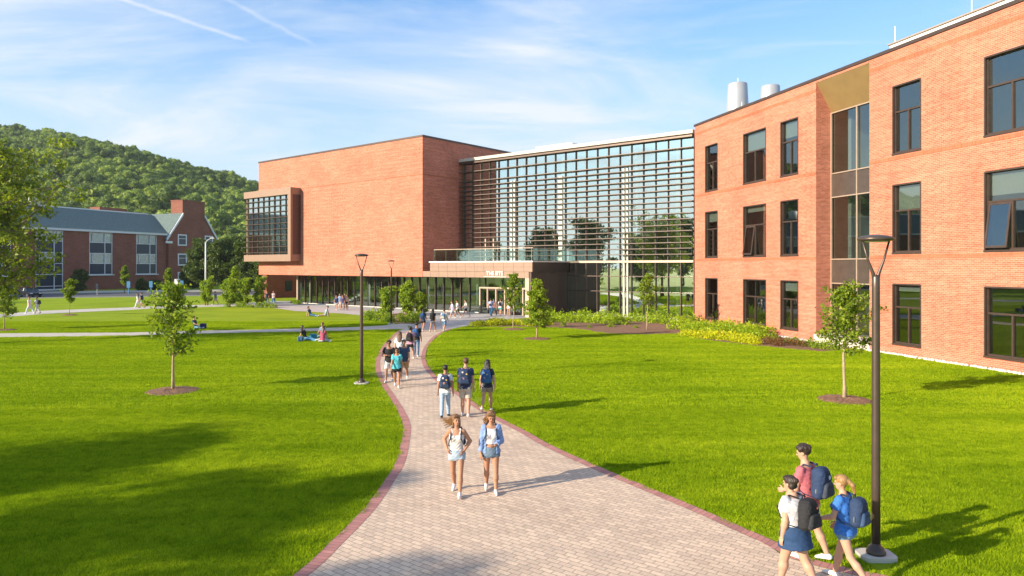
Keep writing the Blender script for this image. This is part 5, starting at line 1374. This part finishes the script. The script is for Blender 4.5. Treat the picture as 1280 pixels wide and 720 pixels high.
        tn = {'tee': 't_shirt', 'tank': 'tank_top', 'crop': 'crop_top', 'shirt': 'open_shirt', 'hoodie': 'jacket'}[top]
        npmesh(tn, V, F, pm(tn+'_cloth', topc), root, True)
    if under is not None:
        T1 = tor(.011); ch1 = [el(T((s*.04*H, .048*H, .185*H)), (.036*H+.011, .030*H+.011, .036*H+.011)) for s in (-1, 1)]
        def uf(P):
            d = T1(P); q = ix(P)
            for g_ in ch1: d = smin(d, g_(P), .02*H)
            d = np.maximum(d, .07*H-q[..., 2]); return np.maximum(d, q[..., 2]-(.275*H-.3*np.maximum(q[..., 1], 0)))+wr(P, .002)
        V, F = sdmesh(uf, h, T((-.16*H, -.14*H, .05*H)), T((.16*H, .14*H, .3*H))); npmesh('crop_top', V, F, pm('crop_cloth', under), root, True)
    fr = {'shorts': .50, 'short': .30, 'jeans': 1.95, 'pants': 1.95, 'knee': .82, 'skirt': .42}[bot]; ob = {'shorts': .020, 'short': .014, 'jeans': .010, 'pants': .018, 'knee': .022, 'skirt': .03}[bot]
    wz = .035*H; TB = tor(.016 if top in ('tank', 'crop') or under is not None else .012); lg = []
    for p, kn, an, s in (jl, jr):
        t = (kn-p)/np.linalg.norm(kn-p); r0 = .052*H*ww+ob; r1 = (.036*H*ww+ob*(1.35 if bot in ('shorts', 'knee', 'skirt') else .9))
        if fr < 1: lg.append((rc(p, kn, r0, max(r1, r0*.86 if fr < .6 else r1)), p+t*.235*H*fr, t))
        else: lg.append((rc(p, kn, r0, .033*H*ww+ob), None, t)); lg.append((union([rc(kn, kn+s*.09*H, .033*H*ww+ob, .035*H*ww+ob), rc(kn+s*.09*H, an, .035*H*ww+ob, .022*H+ob)], .01), an+s*.0*H, s))
    glb = [el(T((s*.042*H, -.035*H, -.05*H)), (.05*H*w+ob, .042*H+ob, .05*H+ob)) for s in (-1, 1)]
    if bot == 'skirt':
        wz = .06*H
        skc = T((0, 0, .0)); sk = (T((0, -.005*H, -.02*H)), T((0, .0, -.155*H)))
        skf = rc(sk[0], sk[1], .085*H*w+.01, .105*H*w+.012)
    def botf(P):
        d = TB(P); q = ix(P)
        for g_ in glb: d = smin(d, g_(P), .02*H)
        d = np.maximum(d, q[..., 2]-wz)
        d = np.maximum(d, -.095*H-q[..., 2])
        for g_, c_, ax in lg:
            e = g_(P)
            if c_ is not None: e = np.maximum(e, (P-c_)@ax)
            d = smin(d, e, .010)
        if bot == 'skirt': d = smin(d, np.maximum(skf(P), -.15*H-q[..., 2]), .02)
        d = np.maximum(d, q[..., 2]-wz)
        return d+wr(P, .003)
    lo_ = np.min([g_.box[0] for g_, _, _ in lg]+[T((-.14*H*w, -.12*H*w, -.1*H))], 0); hi_ = np.max([g_.box[1] for g_, _, _ in lg]+[T((.14*H*w, .12*H*w, .05*H))], 0)
    if bot == 'skirt': lo_ = np.minimum(lo_, skf.box[0]); hi_ = np.maximum(hi_, skf.box[1])
    hi_[2] = min(hi_[2], 99)
    V, F = sdmesh(botf, h, lo_, hi_); bn = {'shorts': 'shorts', 'short': 'shorts', 'knee': 'shorts', 'jeans': 'jeans', 'pants': 'trousers', 'skirt': 'skirt'}[bot]
    npmesh(bn, V, F, pm(bn+'_cloth', botc), root, True)
    # ---- shoes
    shm = pm('shoe_material', shoec, .6)
    for an, fd, upv in feet:
        sole = an-upv*.034*H
        f_ = union([rc(an-fd*.016*H-upv*.016*H, an+fd*.05*H-upv*.014*H, .024*H, .021*H), rc(an+fd*.05*H-upv*.014*H, an+fd*.108*H-upv*.024*H, .021*H, .015*H), rc(an, an-upv*.01*H, .023*H, .024*H)], .02)
        ff = lambda P, f_=f_, sole=sole, upv=upv: np.maximum(f_(P), -((P-sole)@upv))
        V, F = sdmesh(ff, h*.8, *f_.box); npmesh('shoe', V, F, shm, root, True)
    # ---- things carried
    if pack:
        pc, pocketc, size = pack; s = size*H/1.7; bt = 'm' if sex == 'm' else 'f'
        pk = empty('backpack', tuple(root.location), R(face)); tag(pk, packlab, 'backpack', 'backpacks carried by the students')
        by = -(.066*H*ww+.02)
        def rbox(c, b_, r):
            c = np.array(c, float); b_ = np.array(b_, float)
            def f(P):
                q = (P-org)@Rt-c; q[..., 0] /= (1-.26*np.clip(q[..., 2]/b_[2], -1, 1)); qq = np.abs(q)-(b_-r); return np.linalg.norm(np.maximum(qq, 0), axis=-1)+np.minimum(qq.max(-1), 0)-r+wr(P, .005)
            f.box = (T(c)-np.linalg.norm(b_)*1.0-.02, T(c)+np.linalg.norm(b_)*1.0+.02); return f
        cz = .165*H
        main = rbox((0, by-.085*s, cz), (.155*s, .095*s, .205*s), .088*s)
        pocket = rbox((0, by-.168*s, cz-.08*s), (.125*s, .045*s, .10*s), .043*s)
        top_ = rbox((0, by-.150*s, cz+.075*s), (.11*s, .036*s, .075*s), .033*s)
        V, F = sdmesh(main, h); npmesh('bag', V, F, pm('bag_cloth', pc), pk, True)
        V, F = sdmesh(pocket, h); npmesh('front_pocket', V, F, pm('pocket_cloth', pocketc), pk, True)
        if lod < 2:
            V, F = sdmesh(top_, h); npmesh('top_pocket', V, F, pm('bag_cloth', tuple(np.array(pc)*.8)), pk, True)
        for sd in (-1, 1):
            q = [(sd*.052*H, by-.01, cz+.20*s), (sd*.058*H, -.012*H, .268*H+.031*H+.022), (sd*.064*H, .048*H*ww+.012, .245*H), (sd*.07*H, .066*H*ww+.022, .19*H), (sd*.088*H*(.6+.4*w)+sd*.01, .04*H*ww+.018, .12*H), (sd*.10*H*(.6+.4*w)+sd*.012, -.02*H, .07*H), (sd*.085*H, by-.03*s, .045*H)]
            if sex == 'f': q[3] = (sd*.066*H, .082*H*ww+.016, .195*H)
            fs = [rc(T(q[i]), T(q[i+1]), .013 if i < 4 else .009, .013 if i < 3 else .009) for i in range(len(q)-1)]
            V, F = sdmesh(union(fs, .004), .008 if lod == 0 else .011); npmesh('strap', V, F, pm('strap_cloth', tuple(np.array(pc)*.75)), pk, True)
        if lod < 2:
            z_ = MB(); arc = [T((.128*s*cos(t_)*(1-.12*sin(t_)), by-.105*s-.03*s*max(sin(t_), 0), cz+.0*s+.165*s*sin(t_))) for t_ in np.linspace(-.15, pi+.15, 15)]
            z_.tube(arc, .0055, 5); z_.build('zip', pm('zip_dark', (.012, .013, .016), .5), pk, True)
            z_ = MB(); z_.tube([T((-.10*s, by-.212*s, cz-.045*s)), T((0, by-.218*s, cz-.03*s)), T((.10*s, by-.212*s, cz-.045*s))], .005, 5); z_.build('zip', pm('zip_dark', (.012, .013, .016), .5), pk, True)
            z_ = MB(); z_.tube([T((-.03, by-.03, cz+.195*s)), T((-.025, by-.04, cz+.235*s)), T((.025, by-.04, cz+.235*s)), T((.03, by-.03, cz+.195*s))], .008, 6); z_.build('grab_loop', pm('strap_cloth', tuple(np.array(pc)*.75)), pk, True)
        for (bx_, by_, bz, r_, cc) in (badges or []):
            V, F = sdmesh(el(T((bx_*s, by-by_*s, cz+bz*s)), (r_, .02, r_*1.15), Rt), .006); npmesh('badge', V, F, pm('badge', cc), pk, True)
        if lod < 2 and 'patch' in packlab:
            mb = MB()
            for (bx_, bz, r_, cc) in ((-.05, .15, .03, 0), (.05, .10, .026, 1), (-.02, .0, .03, 2)):
                c_ = T((bx_*s, by-.21*s if bz < .05 else by-.184*s, cz+bz*s-.03*s)); mb = MB(); a_ = Rt@np.array([1, 0, 0.]); b_ = Rt@np.array([0, 0, 1.]); n_ = Rt@np.array([0, 1, 0.])
                ring = [c_+r_*(a_*cos(2*pi*k/12)+b_*sin(2*pi*k/12)) for k in range(12)]
                mb.add([p_-n_*.004 for p_ in ring]+[p_+n_*.02 for p_ in ring], [tuple(range(12)), tuple(range(23, 11, -1))]+[(k, 12+k, 12+(k+1) % 12, (k+1) % 12) for k in range(12)]); mb.build('patch', pm('patch', [(.75, .7, .66), (.75, .5, .1), (.8, .35, .3)][cc], .7), pk)
    if phone:
        a = arms[1]; c_ = a[2]+a[4]*.075*H; ph = empty('phone', tuple(root.location), R(face)); tag(ph, 'dark phone held by the '+phone, 'phone')
        V, F = sdmesh(el(c_+np.array([-.01, .012, .03]), (.036, .008, .072), rotx(R(-50))), .006); npmesh('phone_body', V, F, pm('phone_dark', (.015, .015, .02), .2), ph, True)
    return root

WH = (.66, .65, .64); NV = (.022, .042, .095); BK = (.02, .02, .022); KH = (.42, .35, .24); DEN = (.26, .36, .47); DEN2 = (.12, .21, .34); BLUE = (.035, .12, .30)
PZ = .016
def P_(px, py, *a, **k):
    x, y = G(px, py); return make_person(x, y, *a, z0=k.pop('z', PZ), **k)
WG = 'students walking on the paved ways'
# two women nearest on the path, walking to the camera
P_(571, 617.5, 176, 1.69, 'f', dict(L=(20, 6), Rr=(-13, 20), aL=(-22, 26, 62, 40), aR=(-30, 30, 72, 38), curl=.9), skin='tan', hair='blown', hairc='light', top='tank', topc=(.66, .62, .58), bot='short', botc=(.34, .42, .50), head=(26, 2), blow=(.15, -.10, -.07), pack=(NV, NV, .95), packlab='navy backpack of the woman in the white tank top', label='woman in white tank top and pale denim shorts, hair blown sideways, hands at her hips', lod=0, group=WG)
P_(614, 615.5, 182, 1.73, 'f', dict(L=(10, 4), Rr=(-10, 16), aL=(4, 12, 78, 35), aR=(0, 9, 12, 0), curl=.8), skin='tan', hair='blown', hairc='light', top='shirt', topc=(.19, .29, .52), under=(.66, .65, .65), bot='short', botc=(.13, .19, .26), head=(6, -24), blow=(.07, -.05, -.10), pack=(NV, NV, .9), packlab='dark backpack of the woman in the open light blue shirt', label='woman in open light blue shirt and denim shorts looking down at her hand', lod=0, group=WG)
# three walking away behind them
P_(556.5, 522, 2, 1.66, 'm', dict(L=(-12, 14), Rr=(16, 5), aL=(6, 10, 15, 0), aR=(-8, 12, 20, 0)), w=.95, skin='tan', hair='short', hairc='black', top='tee', topc=WH, bot='jeans', botc=(.30, .44, .58), shoec=BK, pack=(NV, (.03, .05, .09), 1.08), packlab='navy backpack with round patches worn over a white tee', label='student with short black hair in white tee and light jeans walking away', lod=0, group=WG)
P_(582, 520.5, -2, 1.85, 'm', dict(L=(10, 6), Rr=(-8, 12), aL=(6, 9, 15, 0), aR=(-4, 9, 15, 0)), w=1.0, skin='fair', hair='short', hairc='brown', top='tee', topc=(.03, .045, .12), bot='knee', botc=(.44, .39, .32), shoec=WH, pack=(NV, NV, 1.12), packlab='navy backpack with pink and white patches on the tallest of three students', label='tall man in navy tee and khaki shorts walking away between two others', lod=0, group=WG)
P_(609, 515, -8, 1.72, 'f', dict(L=(-20, 26), Rr=(16, 5), aL=(14, 14, 14, 0), aR=(-16, 16, 12, 0)), skin='fair', hair='straight', hairc='black', top='tee', topc=(.03, .035, .06), bot='shorts', botc=(.25, .22, .2), shoec=WH, pack=(BLUE, (.03, .11, .24), 1.05), packlab='blue backpack with a pale patch under long black hair', label='woman with long black hair and dark tee walking on the right border pavers', lod=0, group=WG)
# three at the right edge of the path by the near lamp
P_(993, 735, 36, 1.66, 'f', dict(L=(16, 6), Rr=(-14, 16), aL=(0, 10, 14, 0), aR=(6, 12, 20, 0)), w=1.38, skin='fair', hair='bun', hairc='dark', top='tee', topc=(.52, .51, .52), bot='skirt', botc=(.022, .055, .13), shoec=WH, badges=[(.05, .185, .08, .016, (.5, .12, .05))], pack=(BK, (.03, .03, .032), 1.12), packlab='big black backpack of the woman in the grey white tee', label='woman in grey white tee and navy skirt with dark pinned hair, nearest the camera', lod=0, group=WG, lean=5, hemo=.045)
P_(1009, 699, 42, 1.86, 'm', dict(L=(12, 8), Rr=(-14, 10), aL=(14, 6, 60, 20), aR=(10, 8, 40, 10)), w=1.02, skin='fair', hair='curly', hairc='dark', top='tee', topc=(.48, .13, .15), bot='knee', botc=(.45, .41, .33), shoec=WH, head=(10, -14), badges=[(.03, .185, .07, .03, (.6, .62, .65)), (.09, .16, -.06, .045, (.65, .55, .12)), (-.15, .09, -.09, .045, (.16, .17, .17))], pack=(NV, (.05, .06, .08), 1.12), packlab='navy backpack with yellow item, on the man in the pink tee', label='man in dusty red tee with dark curly hair looking down while walking', lod=0, group=WG)
P_(1056, 729, 42, 1.63, 'f', dict(L=(-18, 22), Rr=(18, 6), aL=(18, 10, 55, 10), aR=(4, 10, 40, 10)), w=1.06, skin='fair', hair='pony', hairc='blond', top='tee', topc=(.045, .17, .52), bot='short', botc=(.13, .24, .36), shoec=WH, head=(6, -8), badges=[(-.15, .09, -.08, .05, (.10, .13, .17))], pack=(NV, (.035, .07, .14), 1.08), packlab='navy backpack of the woman with the blond ponytail', label='woman with blond ponytail in bright blue tee beside the near lamp post', lod=0, group=WG)
# facing group by the left lamp
P_(496, 484, 185, 1.60, 'f', WALK1, w=1.08, skin='tan', hair='bob', hairc='dark', top='tee', topc=(.10, .50, .56), bot='shorts', botc=BK, shoec=WH, glasses=True, label='woman in turquoise tee and black shorts walking to the camera', lod=1, group=WG, pack=(NV, NV, .9), packlab='dark backpack of the woman in the turquoise tee')
P_(486.5, 477.5, 178, 1.73, 'm', dict(L=(-12, 14), Rr=(16, 6), aL=(10, 12, 95, 45), aR=(10, 18, 95, 45)), w=1.02, skin='med', hair='curly', hairc='dark', top='tee', topc=BK, bot='knee', botc=WH, shoec=WH, glasses=True, label='man with curly dark hair, black tee and white shorts, hands before his chest', lod=1, group=WG)
P_(505, 475.5, 182, 1.74, 'm', WALK2, w=1.04, skin='tan', hair='short', hairc='dark', top='tee', topc=(.035, .065, .13), bot='knee', botc=(.36, .24, .13), shoec=WH, label='man in navy tee and brown shorts behind the woman in turquoise', lod=1, group=WG)
P_(499.5, 462, -6, 1.78, 'f', WALK1, skin='fair', hair='long', hairc='brown', top='tee', topc=(.78, .80, .82), bot='jeans', botc=(.5, .5, .5), label='woman with long brown hair and loose white top seen from behind', lod=1, group=WG)
P_(513, 449.5, -8, 1.72, 'f', WALK2, skin='fair', hair='bun', hairc='dark', top='tee', topc=(.42, .24, .34), bot='shorts', botc=BK, pack=(BK, (.03, .03, .03), 1.05), packlab='black backpack over a mauve tee', label='woman in mauve tee and black shorts walking away on the path', lod=1, group=WG)
P_(520.5, 446, -8, 1.82, 'm', STAND, skin='tan', hair='short', hairc='black', top='tee', topc=BK, bot='jeans', botc=(.10, .20, .36), pack=(BLUE, NV, 1.0), packlab='blue backpack over a black tee and jeans', label='man in dark tee and blue jeans walking away beside the woman in mauve', lod=1, group=WG)
# three farther, walking away
P_(529, 414.5, -12, 1.68, 'f', WALK1, skin='tan', hair='long', hairc='black', top='tee', topc=(.03, .05, .09), bot='shorts', botc=BK, pack=(BLUE, NV, 1.0), packlab='blue backpack of the leftmost student of the far row of three', label='woman in dark tee and black shorts, leftmost of the far row of three', lod=1, group=WG)
P_(541, 415, -12, 1.70, 'f', WALK2, skin='tan', hair='straight', hairc='black', top='tee', topc=BK, bot='shorts', botc=(.15, .17, .22), pack=(BK, BK, 1.0), packlab='black backpack of the middle student in the far row of three', label='woman with long black hair in black, middle of the far row of three', lod=1, group=WG)
P_(555, 415, -14, 1.70, 'm', WALK1, skin='fair', hair='short', hairc='brown', top='tee', topc=(.7, .73, .78), bot='knee', botc=DEN2, pack=((.12, .22, .36), (.4, .42, .38), 1.0), packlab='grey blue backpack of the rightmost student in the far row of three', label='student in pale tee and blue shorts, rightmost of the far row of three', lod=1, group=WG)
# walking in from the right by the doors
P_(565.5, 398.5, 110, 1.66, 'm', WALK1, skin='fair', hair='short', hairc='brown', top='tee', topc=(.55, .52, .72), bot='knee', botc=(.38, .42, .48), label='student in lilac tee and grey shorts, leftmost of three crossing the plaza', lod=1, group=WG)
P_(572, 397.5, 110, 1.70, 'm', WALK2, skin='tan', hair='short', hairc='dark', top='tee', topc=WH, bot='knee', botc=(.10, .10, .06), label='student in white tee and dark shorts, middle of three crossing the plaza', lod=1, group=WG)
P_(582.5, 397, 105, 1.74, 'm', dict(L=(30, 6), Rr=(-24, 14), aL=(-20, 8, 20, 0), aR=(24, 8, 30, 0)), skin='fair', hair='short', hairc='dark', top='tee', topc=(.8, .79, .72), bot='shorts', botc=BK, shoec=WH, label='student in cream tee and black shorts with long stride, right of three crossing', lod=1, group=WG)
P_(613.5, 395, -10, 1.74, 'm', WALK1, skin='tan', hair='short', hairc='dark', top='tee', topc=(.25, .33, .55), bot='jeans', botc=(.03, .12, .22), shoec=BK, pack=((.5, .52, .6), NV, .95), packlab='pale backpack of the man going to the doors', label='man in blue tee and dark jeans going to the entrance doors', lod=1, group=WG)
P_(617.5, 394.5, -25, 1.68, 'f', WALK2, skin='tan', hair='long', hairc='dark', top='tee', topc=(.40, .2, .18), bot='jeans', botc=(.05, .14, .24), shoec=BK, label='woman in rust tee and blue jeans close beside the man at the doors', lod=1, group=WG)
P_(625.5, 395, -15, 1.70, 'f', WALK1, skin='fair', hair='short', hairc='brown', top='tee', topc=WH, bot='shorts', botc=(.05, .40, .42), pack=(BK, NV, .9), packlab='dark backpack of the student in teal shorts', label='student in white top and teal shorts at the entrance doors', lod=1, group=WG)
P_(636, 396, 150, 1.66, 'f', STAND, skin='fair', hair='bun', hairc='red', top='tee', topc=(.75, .74, .7), bot='short', botc=(.55, .25, .2), label='person half hidden by the flat crowned tree before the doors', lod=2, group=WG)
# cluster on the plaza
for px, py, kw in [(420.5, 388.3, dict(H=1.72, top='tee', topc=(.03, .05, .13), bot='shorts', botc=(.6, .6, .62), label='student in navy tee and pale shorts, leftmost of the plaza cluster')), (425, 387.2, dict(H=1.78, top='tee', topc=(.18, .26, .42), bot='knee', botc=(.5, .45, .4), hair='short', label='student in blue tee at the rear left of the plaza cluster', sex='m')), (428.3, 388.2, dict(H=1.68, top='tee', topc=(.10, .08, .18), bot='shorts', botc=(.3, .38, .55), label='student in dark purple tee in the middle of the plaza cluster')), (431.5, 387, dict(H=1.80, top='tee', topc=(.12, .06, .05), bot='knee', botc=(.4, .36, .3), hair='short', label='tallest student at the rear right of the plaza cluster', sex='m')), (434, 388, dict(H=1.68, top='tank', topc=(.68, .42, .30), bot='short', botc=BK, label='student in peach top and black shorts, rightmost of the plaza cluster', hair='pony', hairc='light'))]:
    H_ = kw.pop('H'); sx = kw.pop('sex', 'f'); kw.setdefault('hair', 'long'); kw.setdefault('hairc', 'dark')
    P_(px, py, 175+rng.uniform(-20, 20), H_, sx, [WALK1, WALK2, STAND][int(px) % 3], lod=2, group='students walking in a cluster on the plaza', skin='fair', **kw)
# far left walkers
P_(37, 392.3, 85, 1.76, 'm', dict(L=(26, 6), Rr=(-24, 14), aL=(-20, 8, 20, 0), aR=(24, 8, 30, 0)), skin='fair', hair='short', hairc='light', top='tee', topc=(.75, .68, .68), bot='pants', botc=(.55, .60, .68), label='walker in pink white top and pale trousers on the upper footpath at far left', lod=2, group=WG)
P_(46.5, 392, 85, 1.74, 'm', dict(L=(-24, 14), Rr=(26, 6), aL=(24, 8, 20, 0), aR=(-20, 8, 30, 0)), skin='tan', hair='short', hairc='dark', top='tee', topc=(.7, .68, .7), bot='pants', botc=(.5, .47, .48), shoec=BK, pack=(BK, (.03, .05, .06), 1.05), packlab='black backpack of the far left walker in pale grey', label='walker in pale grey with black backpack on the upper footpath', lod=2, group=WG)
P_(172.5, 384.6, 95, 1.66, 'f', WALK1, skin='fair', hair='long', hairc='dark', top='tee', topc=WH, bot='pants', botc=(.68, .68, .7), label='walker all in white on the upper footpath, left of a pair', lod=2, group=WG)
P_(177.5, 385, 95, 1.80, 'm', WALK2, skin='tan', hair='short', hairc='dark', top='tee', topc=NV, bot='knee', botc=(.30, .33, .40), shoec=BK, label='taller walker in navy tee and grey shorts, right of a pair', lod=2, group=WG)
P_(269.5, 381, 85, 1.70, 'm', WALK1, skin='fair', hair='short', hairc='dark', top='tee', topc=(.05, .16, .30), bot='knee', botc=(.5, .5, .5), label='walker in blue tee half hidden behind the plaza shrubs', lod=2, group=WG)
P_(334, 380.6, 180, 1.72, 'm', STAND, skin='tan', hair='short', hairc='dark', top='tee', topc=(.02, .03, .05), bot='jeans', botc=DEN2, label='person in dark tee and jeans at the right end of the plaza shrubs', lod=2, group=WG)
P_(342, 380.6, 180, 1.74, 'f', WALK2, skin='fair', hair='long', hairc='red', top='tee', topc=(.5, .42, .45), bot='jeans', botc=(.06, .18, .36), label='red haired woman in pale top and blue jeans beside the brick overhang', lod=2, group=WG)
# sitting on the lawns
S1 = dict(L=(70, 70), Rr=(84, 86), aL=(-25, 14, 10, 0), aR=(20, 12, 40, 15), ab=14, lean=14)
S2 = dict(L=(82, 12), Rr=(80, 8), aL=(-35, 16, 6, 0), aR=(-35, 16, 6, 0), ab=8, lean=18)
S3 = dict(L=(78, 96), Rr=(76, 94), aL=(30, 12, 50, 20), aR=(30, 12, 50, 20), ab=38, lean=-10)
SGp = 'students sitting on the lawn'
P_(381.5, 426, -100, 1.68, 'f', S2, sit=True, z=.03, skin='fair', hair='long', hairc='dark', top='tee', topc=BK, bot='jeans', botc=(.12, .3, .45), label='seated woman in black top with long brown hair on the near side of the footpath', lod=1, group=SGp)
P_(403, 428.2, -20, 1.72, 'f', S3, sit=True, z=.03, skin='fair', hair='long', hairc='dark', top='tee', topc=(.38, .07, .12), bot='jeans', botc=(.4, .46, .52), label='seated woman in maroon tee facing away from the camera', lod=1, group=SGp)
P_(404.5, 423, 160, 1.80, 'm', S3, sit=True, z=.03, skin='fair', hair='short', hairc='red', top='tee', topc=(.17, .22, .33), bot='jeans', botc=(.3, .4, .5), label='seated man in slate blue tee right behind the woman in maroon', lod=1, group=SGp)
P_(388, 395.5, -95, 1.70, 'f', S2, sit=True, z=.03, skin='fair', hair='bob', hairc='red', top='tee', topc=(.06, .08, .16), bot='jeans', botc=(.05, .16, .3), label='red haired person sitting at the plaza edge with legs stretched right', lod=2, group=SGp)
P_(407, 395.5, 95, 1.70, 'f', S2, sit=True, z=.03, skin='fair', hair='short', hairc='dark', top='tee', topc=(.3, .42, .5), bot='short', botc=(.4, .4, .4), label='person in pale blue sitting at the plaza edge with bare legs stretched left', lod=2, group=SGp)
P_(244.5, 411.6, -100, 1.72, 'm', S1, sit=True, z=.03, skin='fair', hair='short', hairc='brown', top='tee', topc=(.03, .06, .08), bot='jeans', botc=(.15, .3, .4), label='person in dark tee lounging on the grass behind the near left tree', lod=2, group=SGp)
def ground_bag(px, py, c, lab, s=1., rz=0.):
    x, y = G(px, py); r = empty('backpack', (x, y, .02), R(rz)); tag(r, lab, 'backpack', 'bags lying on the lawn')
    def f(P):
        q = np.abs(P-np.array([0, 0, .15*s]))-np.array([.17, .10, .13])*s*.6; return np.linalg.norm(np.maximum(q, 0), axis=-1)-.08*s+.006*np.sin(P[..., 0]*40)*np.sin(P[..., 2]*33)
    V, F = polygonise(f, (-.3, -.3, -.0), (.3, .3, .45), .02); npmesh('bag', V, F, pm('bag_cloth', c), r, True)
    mb = MB(); mb.tube([(-.1*s, -.1*s, .27*s), (-.12*s, -.2*s, .2*s), (-.1*s, -.2*s, .06*s), (-.1*s, -.12*s, .03)], .015, 6); mb.build('strap', pm('strap_cloth', tuple(np.array(c)*.7)), r, True)
    mb = MB(); mb.box(-.1*s, .1*s, -.17*s, -.1*s, .06*s, .2*s); mb.build('front_pocket', pm('pocket_cloth', tuple(np.array(c)*1.4)), r)
ground_bag(254, 411, (.025, .035, .12), 'navy round bag on the grass beside the lounging person', 1.3, 20)
ground_bag(375.5, 427, (.06, .14, .24), 'blue grey bag on the grass left of the woman in black', 1., 10)
ground_bag(391.5, 425, (.03, .22, .32), 'teal blue bag on the grass between the seated students', 1.25, -30)
